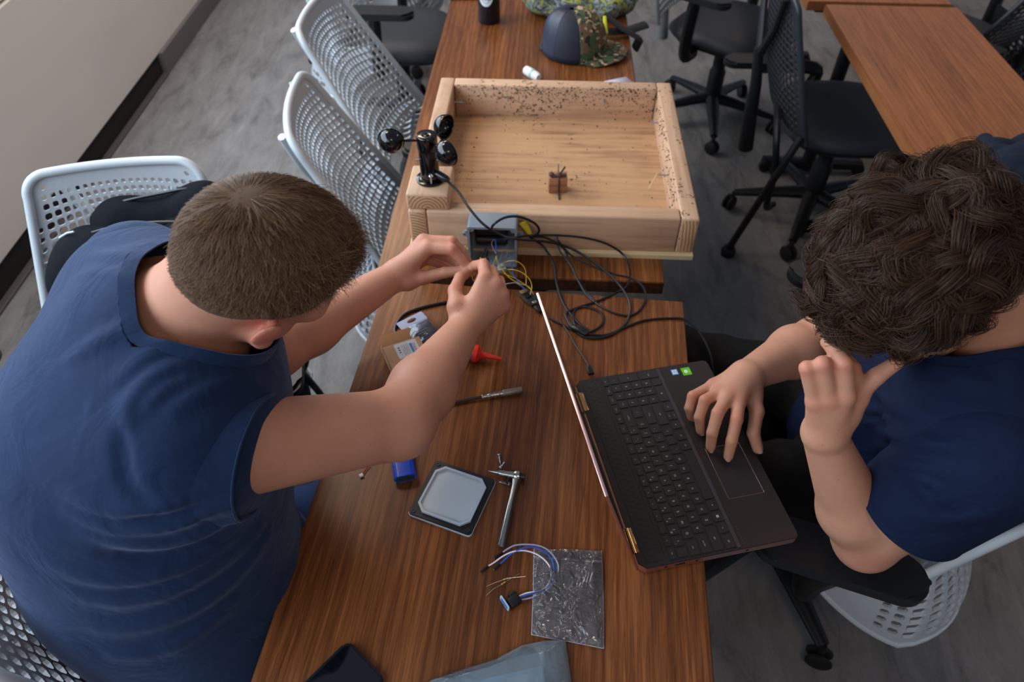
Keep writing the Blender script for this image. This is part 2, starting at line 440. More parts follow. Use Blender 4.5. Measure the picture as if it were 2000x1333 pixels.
def make_chair(label,x,y,yaw,r=.18,style='pale',group='mesh back task chairs',arms=((.24,.31,.66),(.24,-.31,.66)),basket=True,base_rot=.3,seat=True,rod=False,fine=True,nu=22,nv=20):
    C_={'pale':(mat('pale_shell',srgb(196,204,208),.38),mat('pale_mesh',srgb(186,192,196),.42)),
        'black':(mat('black_shell',srgb(38,42,48),.45),mat('black_mesh',srgb(34,37,42),.5)),
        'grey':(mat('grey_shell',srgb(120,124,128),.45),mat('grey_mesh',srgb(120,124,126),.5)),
        'shaded':(mat('pale_shell',srgb(196,204,208),.38),mat('shaded_pale_mesh',srgb(150,150,152),.45))}[style]  # same pale mesh, with shade put into its colour
    msh,mme=C_
    t=empty('task_chair',(x,y,0),yaw,label,'chair',group)
    # rim that frames the back
    side=lambda s:[backpt(s,v,r) for v in np.linspace(-.02,1-SH['cr']/SH['hh'],14)]
    def corner(s):
        out=[]; v0=1-SH['cr']/SH['hh']; w0=SH['b']+(SH['a']-SH['b'])*v0
        for k in range(1,8):
            a=PI/2*k/8; yy=(w0-SH['cr'])+SH['cr']*math.cos(a); vv=v0+SH['cr']*math.sin(a)/SH['hh']
            w=SH['b']+(SH['a']-SH['b'])*vv; out.append(backpt(s*yy/w,vv,r))
        return out
    ue=(SH['b']+(SH['a']-SH['b'])*(1-SH['cr']/SH['hh'])-SH['cr'])/SH['a']
    loop=side(-1)+corner(-1)+[backpt(u,1,r) for u in np.linspace(-ue,ue,12)]+corner(1)[::-1]+side(1)[::-1]
    b=MB(); b.tube(loop,.0098,10,flat=1.0); b.obj('back_frame',msh,t)
    # perforated suspension
    cells=[]
    n,m_=nu,nv
    def warp(i,j):
        u=-1+2*i/n; v=j/m_
        return (round(u*(1-.10*math.sin(PI*v)*math.sin(PI*abs(u))),4),round(v+ .07*math.sin(PI*v)*(1-u*u)*(1 if not 0 else 0),4))
    for i in range(n):
        for j in range(m_):
            if (i+j)%2==0 and i<n and j<m_:
                pass
            cells.append([warp(i,j),warp(i+1,j),warp(i+1,j+1),warp(i,j+1)])
    def close(u,v):
        e=min((1-abs(u))*6.5,(1-v)*5.0,(v+.02)*9)
        return max(0,min(.82,.40+e*.30)) if e>.35 else 0
    lim=lambda u,v: backpt(u,v,r,-.004)
    def fn(u,v):
        # keep rounded top corners inside the rim
        vv=max(0,(v-(1-SH['cr']/SH['hh']))*SH['hh']/SH['cr']); shr=1-(1-math.sqrt(max(0,1-min(1,vv)**2)))*SH['cr']/SH['a']
        return backpt(u*shr,v,r,-.004)
    b=MB(); lattice(b,fn,cells,close,.003); o=b.obj('back_mesh',mme,t,smooth=False,solid=.005)
    # smooth borders of the sheet next to the rim
    # lower basket wrapping forward to the arm posts
    if basket:
        def bk(u,w):   # u -1..1 along wrap, w 0 top..1 bottom
            s=abs(u); sg=1 if u>0 else -1
            if s<.62:
                q=s/.62; q4=q**4; x_=.03*q4-.045*(1-q4)-.080*math.sin(w*PI/2)*(1-.6*q4); y_=sg*q*(.254+.036*w); zt_=.495; zb=.298
            else:
                q=(s-.62)/.38; x_=.03-.032*math.sin(w*PI/2)*(1-q)+q*.17; y_=sg*(.254+.030*math.sin(q*PI/2)+.036*w*(1-q)); zt_=.495+.025*q*q; zb=.298+.125*q**1.5
            return Vector((x_,y_,zt_+(zb-zt_)*w))
        cells=[]; n2=34
        for i in range(n2):
            for j in range(8):
                u0,u1=-1+2*i/n2,-1+2*(i+1)/n2; cells.append([(u0,j/8),(u1,j/8),(u1,(j+1)/8),(u0,(j+1)/8)])
        b=MB(); lattice(b,lambda u,w:bk(u,w),cells,lambda u,w:(0 if abs(u)>.74 or w>.93 else .82-.2*max(0,(abs(u)-.5)/.24)),.003); b.obj('back_basket',mme if style!='shaded' else msh,t,smooth=False,solid=.006)
        b=MB(); b.tube([bk(u,1) for u in np.linspace(-1,1,50)],.007,8); b.obj('basket_rim',msh,t)
    # Y tower behind, seat, arms, column, star base
    b=MB(); b.tube([(-.06,0,.30),(-.075,0,.42),(-r*.35-.05,0,.55),(-r*.62-.045,0,.68)],[.028,.026,.02,.016],10); 
    for s in (-1,1): b.tube([(-r*.55-.045,0,.66),(-r*.8-.02,s*.09,.78),(-r-.005,s*.13,.885)],[.015,.012,.010],8)
    b.obj('back_tower',m_blackp if style=='black' else msh,t)
    if seat:
        def st(u,v):
            ang=2*PI*u; rr=v
            cx_=math.copysign(abs(math.cos(ang))**.7,math.cos(ang)); sy=math.copysign(abs(math.sin(ang))**.7,math.sin(ang))
            return Vector((.265+cx_*.235*rr*(1),sy*.235*rr,.462-.045*rr**8+.01*(abs(sy)*rr)**2-(.03*max(0,cx_*rr)**3)))
        b=MB(); b.grid(st,41,10); bmesh.ops.remove_doubles(b.bm,verts=b.bm.verts[:],dist=.0006)
        b.obj('seat',mat('seat_fabric',srgb(38,40,46),.6) ,t,solid=.03)
        b=MB(); b.prism([(x_*1+.265,y_) for x_,y_ in rrect(.40,.40,.12,6)],.395,.425); b.obj('seat_pan',m_blackp,t)
    for ax,ay,az in arms:
        s=1 if ay>0 else -1
        b=MB(); b.prism([(px,py) for px,py in rrect(.265,.085,.04,6)],0,.024,Matrix.Translation((ax,ay,az-.024))@Matrix.Rotation(0,4,'Z'),bev=.008); a=b.obj('arm_pad',m_blackp,t)
        b=MB(); b.tube(spline([(.20,s*.20,.38),(.21,s*.285,.40),(.21,s*.30,.47),(ax-.02,ay*.98,az-.03)],6),[.024]*18+[.02],10,flat=1.2); b.obj('arm_post',m_blackp,t)
    b=MB(); b.lathe([(.045,.37),(.05,.395),(.03,.36),(.028,.25),(.036,.24),(.036,.11),(0,.11)],20,Matrix.Translation((.245,0,0)),cap=False); b.obj('gas_column',m_black,t)
    for k in range(5):
        a=base_rot+2*PI*k/5; c,s=math.cos(a),math.sin(a)
        b=MB(); b.tube([(.245,0,.115),(.245+.1*c,.1*s,.105),(.245+.29*c,.29*s,.078)],[.034,.028,.016],10,flat=.75); b.obj('base_leg',m_black,t)
        b=MB(); M=Matrix.Translation((.245+.30*c,.30*s,.03))@Matrix.Rotation(a+.9,4,'Z')@Matrix.Rotation(PI/2,4,'X')
        for zz in (-.018,.006): b.lathe([(0,zz),(.026,zz),(.03,zz+.003),(.03,zz+.009),(.026,zz+.012),(0,zz+.012)],18,M)
        b.tube([(.245+.29*c,.29*s,.08),(.245+.30*c,.30*s,.04)],.009,8); b.obj('caster',m_rubber,t)
    if rod:
        b=MB(); b.tube(spline([(.03,-.25,.5),(-.02,-.27,.36),(-.08,-.26,.12),(-.10,-.255,.03)],5),.013,10); b.lathe([(0,-.0),(.026,0),(.028,.02),(.02,.035),(0,.035)],14,Matrix.Translation((-.10,-.255,.0))); b.obj('rear_leg',m_black,t)
        b=MB(); b.tube(spline([(.0,.0,.52),(-.04,-.2,.5),(-.02,-.25,.36),(.0,-.22,.2),(.05,-.15,.16)],5),.012,8); b.obj('tilt_bar',m_black,t)
    return t
G1='pale mesh back task chairs'
make_chair('pale grey mesh chair nearest the wooden box, pushed under the left table edge',-.346,1.558,.118,.183,group=G1)
make_chair('pale grey mesh chair second from the wooden box along the left table edge',-.382,2.069,-.115,.208,group=G1)
make_chair('pale mesh chair holding the black backpack beside the left man',-.824,1.157,-1.389,.132,group=G1,base_rot=.0)
chA=make_chair('pale mesh chair the man on the left sits on',-.60,.46,.52,.12,group=G1,style='shaded',arms=((.24,.33,.64),(.24,-.33,.64)),nu=20,nv=18)
chH=make_chair('pale mesh chair the curly-haired man sits on',.867,.775,math.radians(160),.18,group=G1,arms=((.235,.375,.69),(.24,-.31,.69)),base_rot=.925)
make_chair('pale mesh chair with dark seat, third along the left side near the top edge',-.72,2.98,-.05,.15,group=G1)
make_chair('checkered grey mesh chair against the far left table edge at the top',-.50,3.55,2.9,.15,group=G1,style='grey')
make_chair('black mesh chair facing the upper right table behind the curly-haired man',.93,2.30,-.05,.10,group='task chairs right of the back table',style='black',rod=True,basket=False,arms=((.0,.31,.5),),base_rot=.5)
make_chair('grey-backed five-star chair with smooth black seat right of the camouflage cap',.74,3.20,-.70,.13,group='task chairs right of the back table',style='grey',basket=False,base_rot=.25)
make_chair('grey mesh chair beyond the upper right table at the right frame edge',1.80,2.10,3.0,.15,group='grey mesh chairs at right',style='grey',arms=((.24,.31,.62),(.24,-.31,.62)))
make_chair('black chair in the top right corner behind the grey mesh chair',1.95,2.75,2.2,.15,group='grey mesh chairs at right',style='black')
# ------------------------------------------------------------------ people
def m_skin(name,c,red):
    m=mat(name,c,.52,spec=.35); t=NT(m); b=t.b
    b.inputs['Subsurface Weight'].default_value=.12; b.inputs['Subsurface Radius'].default_value=(.012,.005,.003); b.inputs['Subsurface Scale'].default_value=.5
    a=t.noise(t.coord(),22,4,.6); a2=t.noise(t.coord(),420,2,.5); at=t.n('Attribute'); at.attribute_name='red'
    col=t.mix(t.math('MULTIPLY',a,.75),c,[x*y for x,y in zip(c,(.80,.64,.58))])
    fr=t.noise(t.coord(),190,1,.3); col=t.mix(t.ramp(fr,[(.76,(0,0,0)),(.80,(.7,.7,.7))]),col,[x*.55 for x in c])
    col=t.mix(t.math('MULTIPLY',at.outputs['Fac'],.6),col,red); t.base(col)
    t.bump(t.math('ADD',t.math('MULTIPLY',a2,.5),t.noise(t.coord(),160,3,.6)),.12,.0015); return m
def m_cloth(name,c,c2,weave=900,sheen=.0):
    m=mat(name,c,.85,spec=.2); t=NT(m); m.node_tree.nodes['Principled BSDF'].inputs['Sheen Weight'].default_value=sheen
    m.node_tree.nodes['Principled BSDF'].inputs['Sheen Roughness'].default_value=.5
    m.node_tree.nodes['Principled BSDF'].inputs['Sheen Tint'].default_value=(.5,.65,1,1)
    a=t.noise(t.coord(),weave,2,.5); b=t.noise(t.coord(),9,4,.6); t.base(t.mix(t.math('MULTIPLY',b,.8),c,c2)); 
    fo=t.noise(t.coord((1,1,1)),14,3,.5,.8)
    t.bump(t.math('ADD',t.math('MULTIPLY',a,.06),fo),.42,.014); return m
def seg_d(p,a,b):
    a=np.array(a,np.float32); b=np.array(b,np.float32); ba=b-a; pa=p-a; h=np.clip(pa@ba/float(ba@ba),0,1)
    return np.sqrt(((pa-h[:,None]*ba)**2).sum(1))
def with_red(o,pts,rad=.011):
    me=o.data; co=np.empty(len(me.vertices)*3); me.vertices.foreach_get('co',co); co=co.reshape(-1,3); a=np.zeros(len(co))
    for p in pts: a=np.maximum(a,np.exp(-((co-np.array(p[:3]))**2).sum(1)/((p[3] if len(p)>3 else rad)**2)))
    at=me.attributes.new('red','FLOAT','POINT'); at.data.foreach_set('value',a.astype(np.float32))
def finger(js,rs,k0=.0025):
    """joints (world) and radii: tapered segments, slightly swollen at the knuckles"""
    out=[]
    for i in range(len(js)-1):
        out.append(cap(js[i],js[i+1],rs[i],rs[i+1],k0 if i else .006))
    return out
def hand(wrist,fing,rw,rpalm,kp=.014):
    """metacarpal wedges from the wrist to each knuckle, then the fingers"""
    out=[]; w=np.array(wrist)
    for name,js,rs in fing:
        if name=='thumb': out.append(cap(w+(js[0]-w)*.25,js[0],rw*.72,rs[0]*1.25,kp)); out.append(cap(js[0],js[1],rs[0]*1.3,rs[1],kp*.8)); out+=finger(js[1:],rs[1:])
        else:
            out.append(cap(w+(js[0]-w)*.12,js[0],rw*.80,rpalm,kp)); 
    for name,js,rs in fing:
        if name!='thumb': out+=finger(js,rs)
    return out
def nail(js,r,parent,up):
    a,b=np.array(js[-2]),np.array(js[-1]); d=(b-a)/np.linalg.norm(b-a); u=np.array(up,float); u=u-d*(u@d); u/=np.linalg.norm(u); s=np.cross(d,u)
    mb=MB(); c=b+d*r*.15
    mb.grid(lambda i,j: Vector(c+d*(i-.5)*r*1.25*(1) + s*math.sin((j-.5)*1.9)*r*.74*(1-.25*abs(2*i-1)**3)+u*(math.cos((j-.5)*1.9)*r*.98+.0004)),6,7)
    return mb.obj('fingernail',mat('nail',srgb(190,142,126),.35),parent)
def head_prims(c,F,U,R,s=1.0,jaw=1.0):
    c=np.array(c);F,U,R=[np.array(x,float)/np.linalg.norm(x) for x in (F,U,R)]; B=np.stack([F,R,U])
    q=lambda f,r,u: c+s*(F*f+R*r+U*u)
    e=lambda f,r,u,a,b_,d_,k: ell(q(f,r,u),(a*s,b_*s,d_*s),k,B)
    P=[e(-.008,0,.012,.098,.077,.094,.02),e(.045,0,-.045,.050,.058,.080,.035),e(.035,0,-.095,.042,.046,.032,.03)]
    P+=[e(.088,0,-.018,.014,.032,.012,.012)]                     # brow
    P+=[cap(q(.096,0,-.012),q(.112,0,-.046),.006*s,.011*s,.010),e(.102,.012,-.048,.009,.008,.007,.006),e(.102,-.012,-.048,.009,.008,.007,.006)]
    P+=[e(.094,0,-.074,.010,.024,.006,.006),e(.091,0,-.084,.011,.021,.007,.006),e(.082,0,-.112,.017,.022,.016,.016)]
    for sg in (1,-1):
        P+=[e(.084,sg*.032,-.030,.012,.015,.010,.006),e(.070,sg*.048,-.052,.020,.018,.022,.02)]
        P+=[e(-.004,sg*.080,-.032,.010,.007,.016,.006),e(-.016,sg*.090,-.024,.018,.005,.028,.006),e(-.008,sg*.087,-.052,.010,.006,.012,.006)]
        P+=[cap(q(.0,sg*.068,-.07),q(.05,sg*.045,-.11),.016*s,.014*s,.025)]
    return P,q,(F,U,R)
def person(name_label,prims,skin,h=.0024,post=None,red=()):
    t=empty('person',(0,0,0),0,name_label,'person')
    v,q=nets(prims,h,post); o=mesh_obj('body',v,q,skin,t); with_red(o,red)
    sm=o.modifiers.new('s','SMOOTH'); sm.factor=.5; sm.iterations=2
    return t
# ---------------- the man on the left, bent over the enclosure
L=dict(pel=(-.475,.455,.58),waist=(-.505,.475,.76),chest=(-.475,.545,.93),upc=(-.425,.595,1.035),c7=(-.418,.607,1.115),
       shR=D(365,893,.82),shL=(-.505,.72,1.075),elR=D(779,828,.99),wrR=D(908,640,1.215),elL=(-.405,.795,.845),wrL=D(771,540,1.30))
hF,hU,hR=(.70,.58,-.45),(.644,-.186,.763),(.35,-.8,-.49)
hc=D(520,503,.80)
# re-orthogonalise
hF=np.array(hF)/np.linalg.norm(hF); hU=np.array(hU)-hF*np.dot(hU,hF); hU/=np.linalg.norm(hU); hR=np.cross(hF,hU)
HP,hq,_=head_prims(hc,hF,hU,hR,.95)
c7=np.array(L['c7'])
def torso(L,sc=1.0):
    P=[ell(L['pel'],(.16*sc,.17*sc,.12),.05)]
    P+=[cap(np.array(L['pel']),L['waist'],.135*sc,.130*sc,.08),cap(L['waist'],L['chest'],.130*sc,.125*sc,.08)]
    shR,shL=np.array(L['shR']),np.array(L['shL']); m=(shR+shL)/2; up=np.array(L['upc'])
    for s in (shR,shL):
        P+=[cap(np.array(L['chest'])+(s-m)*.38,up+(s-m)*.42,.105*sc,.080*sc,.08),cap(up+(s-m)*.3,s,.072*sc,.058*sc,.05)]
        P+=[cap(np.array(L['c7']),s,.042,.050*sc,.05)]
    return P
PL=torso(L,.84)+[cap(c7,hq(-.035,0,-.045),.056,.056,.03),cap(c7+np.array([.03,.0,-.03]),hq(.0,0,-.05),.050,.048,.03)]+HP
PL+=[cap(L['shR'],L['elR'],.063,.0485,.03),cap(L['elR'],np.array(L['elR'])*.68+np.array(L['wrR'])*.32,.048,.0485,.02),cap(np.array(L['elR'])*.68+np.array(L['wrR'])*.32,L['wrR'],.049,.0285,.02)]
PL+=[cap(L['shL'],L['elL'],.058,.046,.03),cap(L['elL'],np.array(L['elL'])*.7+np.array(L['wrL'])*.3,.045,.045,.02),cap(np.array(L['elL'])*.7+np.array(L['wrL'])*.3,L['wrL'],.045,.0275,.02)]
cr=lambda a,b,t:D(700+a/4.444,420+b/4.444,t)
RHf=[('thumb',[cr(855,800,1.215),cr(838,655,1.235),cr(882,545,1.265),cr(948,500,1.285)],[.012,.0115,.0105,.0085]),
     ('index',[cr(1100,545,1.225),cr(1085,430,1.255),cr(1010,440,1.283),cr(962,478,1.292)],[.0115,.0105,.009,.0080]),
     ('middle',[cr(1190,610,1.225),cr(1160,490,1.265),cr(1090,520,1.30),cr(1040,570,1.305)],[.0118,.0105,.009,.008]),
     ('ring',[cr(1245,695,1.23),cr(1225,575,1.275),cr(1150,600,1.31),cr(1090,640,1.31)],[.0112,.010,.0088,.0078]),
     ('pinky',[cr(1258,790,1.24),cr(1255,680,1.285),cr(1190,690,1.315),cr(1140,720,1.315)],[.0105,.009,.008,.007])]
LHf=[('thumb',[cr(430,575,1.30),cr(570,545,1.30),cr(755,500,1.297),cr(905,485,1.294)],[.0125,.012,.0105,.0088]),
     ('index',[cr(605,285,1.285),cr(810,300,1.275),cr(895,385,1.285),cr(945,450,1.292)],[.0118,.0105,.009,.008]),
     ('middle',[cr(565,225,1.30),cr(810,232,1.29),cr(905,320,1.30),cr(960,420,1.31)],[.0118,.0105,.009,.008]),
     ('ring',[cr(585,290,1.33),cr(745,355,1.33),cr(830,400,1.33),cr(890,450,1.325)],[.0112,.010,.0088,.0078]),
     ('pinky',[cr(560,380,1.345),cr(700,420,1.35),cr(780,450,1.35),cr(830,475,1.345)],[.0105,.009,.008,.007])]
PL+=hand(L['wrR'],RHf,.026,.0130)+hand(L['wrL'],LHf,.025,.0130)
redL=[j[1][0] for j in RHf+LHf]+[j[1][1] for j in RHf+LHf]+[tuple(hq(-.016,.09,-.024))+(.03,)]
skinL=m_skin('skin_fair',srgb(204,150,124),srgb(206,96,82))
def tform(p,d):   # muscles, tendons and creases are left to small displacement
    return d
manL=person('man in a navy t-shirt with short brown hair leaning over the table at left',PL,skinL,.0024,None,redL)
for s_ in (RHf,LHf):
    nail(s_[0][1],s_[0][2][-1],manL,(0,-.3,1) if s_ is RHf else (.2,-.7,.8))
    if s_ is LHf: nail(s_[1][1],s_[1][2][-1],manL,(.6,0,.6))
# t-shirt: a shell round the torso with two sleeves
shR,shL=np.array(L['shR']),np.array(L['shL'])
def shirt_prims(L,cuffs,girth=1.0,back=(-.6,-.1,.1),extra=()):
    bk=np.array(back)/np.linalg.norm(back); pel,wa,ch,up,c7_=[np.array(L[k]) for k in ('pel','waist','chest','upc','c7')]
    R_,L_=np.array(L['shR']),np.array(L['shL']); m=(R_+L_)/2
    P=[ell(pel,(.178*girth,.19*girth,.13),.06),cap(pel,wa,.158*girth,.156*girth,.08),cap(wa,ch,.156*girth,.150*girth,.10)]
    for s in (R_,L_):
        P+=[cap(ch+(s-m)*.36,up+(s-m)*.46,.118*girth,.098*girth,.10),cap(up+(s-m)*.3,s-(s-m)*.08,.084,.060,.07),cap(c7_+(0,0,-.02),s-(s-m)*.08,.050,.050,.06)]
    P+=[cap(m+(R_-m)*.75+bk*.03-(0,0,.035),m+(L_-m)*.75+bk*.03-(0,0,.035),.080*girth,.080*girth,.10),cap(c7_+bk*.005+(0,0,-.03),ch+bk*.03,.070,.120*girth,.10)]
    return P+list(extra)
def loops(me):
    from collections import defaultdict
    cnt=defaultdict(int)
    for p in me.polygons:
        for e in p.edge_keys: cnt[e]+=1
    adj=defaultdict(list)
    for (a,b),c in cnt.items():
        if c==1: adj[a].append(b); adj[b].append(a)
    seen=set(); out=[]
    for s0 in list(adj):
        if s0 in seen: continue
        lp=[s0]; seen.add(s0); cur=s0
        while True:
            nx=[w for w in adj[cur] if w not in seen]
            if not nx: break
            cur=nx[0]; seen.add(cur); lp.append(cur)
        out.append(np.array([me.vertices[i].co[:] for i in lp]))
    return out
def resample(lp,n):
    P=np.vstack([lp,lp[:1]]); d=np.r_[0,np.cumsum(np.linalg.norm(np.diff(P,axis=0),axis=1))]; t=np.linspace(0,d[-1],n,endpoint=False)
    R=np.stack([np.interp(t,d,P[:,k]) for k in range(3)],1)
    for _ in range(3): R=(np.roll(R,1,0)+R*2+np.roll(R,-1,0))/4
    return R
def shirt(L,name,parent,cloth,P,cuffs,neck,hem,folds,h=.004):
    def post(p,d):
        if folds:
            A=np.zeros(len(p),np.float32); Bn=np.zeros(len(p),np.float32); c0=p.mean(0); rr=float(np.linalg.norm(p-c0,axis=1).max())
            for a,b,w,hh in folds:
                if min(np.linalg.norm(c0-a),np.linalg.norm(c0-b))>rr+.06: continue
                x=hh*np.exp(-(seg_d(p,a,b)/w)**2)
                if hh>0: A=np.maximum(A,x)
                else: Bn=np.minimum(Bn,x)
            d=d-A-Bn
        return d
    v,q=nets(P,h,post,margin=.02)
    s=np.full(len(v),1.0)
    na,nb_,nr=neck; ax=np.array(nb_)-np.array(na); ax/=np.linalg.norm(ax)
    s=np.minimum(s,np.maximum(-(v-na)@ax,seg_d(v,na,nb_)-nr))
    hp,hn=hem; s=np.minimum(s,-(v-np.array(hp))@(np.array(hn)/np.linalg.norm(hn)))
    v2,f2=clip(v,q,s); o=mesh_obj(name,v2,f2,cloth,parent)
    ax=np.array(nb_)-np.array(na); ax/=np.linalg.norm(ax)
    for lp in loops(o.data):
        if len(lp)<30: continue
        c=lp.mean(0); rs=resample(lp,72)
        if np.linalg.norm(c-np.array(na))<.10:      # ribbed collar band standing against the neck
            inn=[]
            for p in rs:
                w=p-np.array(na); w=w-ax*(w@ax); w/=np.linalg.norm(w); inn.append((p+w*.0016,p-w*.0035+ax*.008,p-w*.008+ax*.014,p-w*.0095+ax*.0125,p-w*.002-ax*.002))
            b=MB(); g=[[b.bm.verts.new(x) for x in r_] for r_ in inn]
            for i in range(len(g)):
                for k in range(4): b.bm.faces.new((g[i][k],g[(i+1)%len(g)][k],g[(i+1)%len(g)][k+1],g[i][k+1]))
            b.obj('collar',cloth,o,angle=80)
        else:
            b=MB(); b.tube([tuple(x) for x in rs],.0024,6,closed=True,cap=False); b.obj('hem',cloth,o)
    sh=[np.array(L['shR']),np.array(L['shL'])]
    for (p,n,r),s0 in zip(cuffs,sh):
        p=np.array(p); n=np.array(n)/np.linalg.norm(n); dn=np.array([0,0,-1.])
        S=[cap(s0-n*.012,p+n*.09,.0735,r+.001,.04),cap(s0+dn*.010,p+n*.09,.066,r-.002,.04)]
        v,q=nets(S,.0035,post,margin=.02); v2,f2=clip(v,q,-(v-p)@n); so_=mesh_obj('sleeve',v2,f2,cloth,o)
        for lp in loops(so_.data):
            rs=resample(lp,64); b=MB(); b.tube([tuple(x) for x in rs],.0018,6,closed=True,cap=False); b.obj('hem',cloth,o)
            c=rs.mean(0); rs2=rs-n*.018; b=MB(); b.tube([tuple(c-n*.018+(x-(c-n*.018))*1.004) for x in rs2],.0007,4,closed=True,cap=False); b.obj('stitch',cloth,o)
        for m_,t_ in (('s',0),):
            q_=so_.modifiers.new('s','SMOOTH'); q_.factor=.5; q_.iterations=2
            q_=so_.modifiers.new('solid','SOLIDIFY'); q_.thickness=.0022; q_.offset=-1
    sm=o.modifiers.new('s','SMOOTH'); sm.factor=.5; sm.iterations=2
    so=o.modifiers.new('solid','SOLIDIFY'); so.thickness=.0022; so.offset=-1
    return o,P,post
def surf(P,post,x,y,t0=.5,t1=1.3):
    """depth at which the line of sight first meets the cloth; used to lay folds and seams on it"""
    ts=np.linspace(t0,t1,400); pts=np.array([D(x,y,t) for t in ts],np.float32); f=field(pts,P,post); i=np.argmax(f<0)
    return pts[i] if (f<0).any() else pts[-1]
navyL=m_cloth('navy_jersey',srgb(22,43,76),srgb(16,33,62),sheen=.22)
elR,elL=np.array(L['elR']),np.array(L['elL'])
nR=(elR-shR)/np.linalg.norm(elR-shR); nL=(elL-shL)/np.linalg.norm(elL-shL)
cuR=D(530,858,.878); cuL=shL+nL*.15
nRc=np.array([.95,-.13,-.12]); nRc/=np.linalg.norm(nRc)
def fold_lines(P,lst):
    out=[]
    for pts,w,hh in lst:
        q=[surf(P,None,x,y) for x,y in pts]
        q=[np.array(x) for x in spline(q,4)]; n=len(q)-1
        for i,(a,b) in enumerate(zip(q,q[1:])): out.append((a,b,w*1.3,hh*1.35*math.sin(PI*(i+.7)/(n+.4))**.7))
    return out
cuffL=((cuR,nRc,.0585),(cuL,nL,.064))
baseP=shirt_prims(L,cuffL,1.0,back=(-.7,-.15,.15),extra=[ell((-.54,.53,.91),(.115,.145,.16),.12)])
foldP=baseP+[cap(shR,cuR+nRc*.09,.0665,.068,.04)]
FL=[([(145,700),(215,655),(300,640),(345,650)],.007,.006),([(235,740),(300,690),(370,670),(420,690)],.008,.008),([(240,850),(262,780),(330,720),(440,700)],.008,.009),
    ([(275,800),(340,750),(450,735)],.007,.006),([(340,800),(420,755),(490,740)],.008,.006),
    ([(130,960),(200,990),(280,1000),(380,985)],.008,.007),([(140,995),(220,1030),(330,1030),(430,1000)],.008,.007),([(170,1040),(260,1060),(380,1050),(480,1010)],.008,.006),
    ([(120,1110),(200,1130),(320,1120),(450,1060)],.009,.006),([(150,1160),(260,1170),(380,1130),(500,1040)],.010,.007),([(200,1230),(320,1210),(430,1150),(520,1050)],.010,.007),
    ([(230,1280),(340,1260),(450,1180)],.009,.006),([(240,830),(238,880),(250,950),(290,985)],.006,-.009),([(262,1010),(330,1015),(390,995)],.006,-.007),([(210,1080),(330,1085),(450,1035)],.007,-.006),
    ([(180,500),(240,505),(300,540)],.007,.005),([(160,540),(230,540),(270,560)],.006,.004)]
nkb=hq(-.01,0,-.05); nax=(nkb-c7)/np.linalg.norm(nkb-c7); nka=c7+nax*.018
baseP.append(cap(c7-nax*.04,c7+nax*.06,.074,.060,.04))
shirtL,SP,Spost=shirt(L,'shirt',manL,navyL,baseP,cuffL,(nka,nkb,.10),((-.47,.42,.50),(0.15,-.1,-1)),fold_lines(foldP,FL))
def seam_on(P,post,pts,r,name,m,parent,n=8,lift=0.0):
    q=[surf(P,post,x,y) for x,y in pts]; b=MB(); b.tube(spline(q,n),r,6); return b.obj(name,m,parent)
seam=mat('navy_seam',srgb(24,42,72),.85)
# trousers
navy2=m_cloth('navy_twill',srgb(28,44,80),srgb(22,36,66),600)
def legs(pel,hips,knees,ankles,rr,parent,m,name='trousers',h=.006):
    P=[ell(pel,(.165,.178,.12),.05)]
    for hp,k,a in zip(hips,knees,ankles): P+=[cap(hp,k,rr[0],rr[1],.04),cap(k,a,rr[1],rr[2],.03)]
    v,q=nets(P,h,lambda p,d:d-.003*np.sin(p[:,0]*90+p[:,1]*60)*np.sin(p[:,2]*70))
    return mesh_obj(name,v,q,m,parent)
def shoe(a,d,parent):
    a=np.array(a); d=np.array(d,float); d/=np.linalg.norm(d); s=np.array([-d[1],d[0],0])
    P=[cap(a+(0,0,-.02),a+(0,0,-.055),.04,.042,.02),cap(a+d*.02+(0,0,-.06),a+d*.16+(0,0,-.075),.043,.034,.02)]
    v,q=nets(P,.006); v[:,2]=np.maximum(v[:,2],.004); return mesh_obj('shoe',v,q,mat('shoe',srgb(40,40,44),.6),parent)
hR_=np.array(L['pel'])+(.10,-.075,-.03); hL_=np.array(L['pel'])+(.02,.09,-.03)
legs(L['pel'],[hR_,hL_],[(-.03,.52,.60),(-.07,.76,.60)],[(-.06,.50,.11),(-.10,.80,.11)],(.098,.070,.05),manL,navy2)
for a in ((-.06,.50,.105),(-.10,.80,.105)): shoe(a,(1,.3,0),manL)
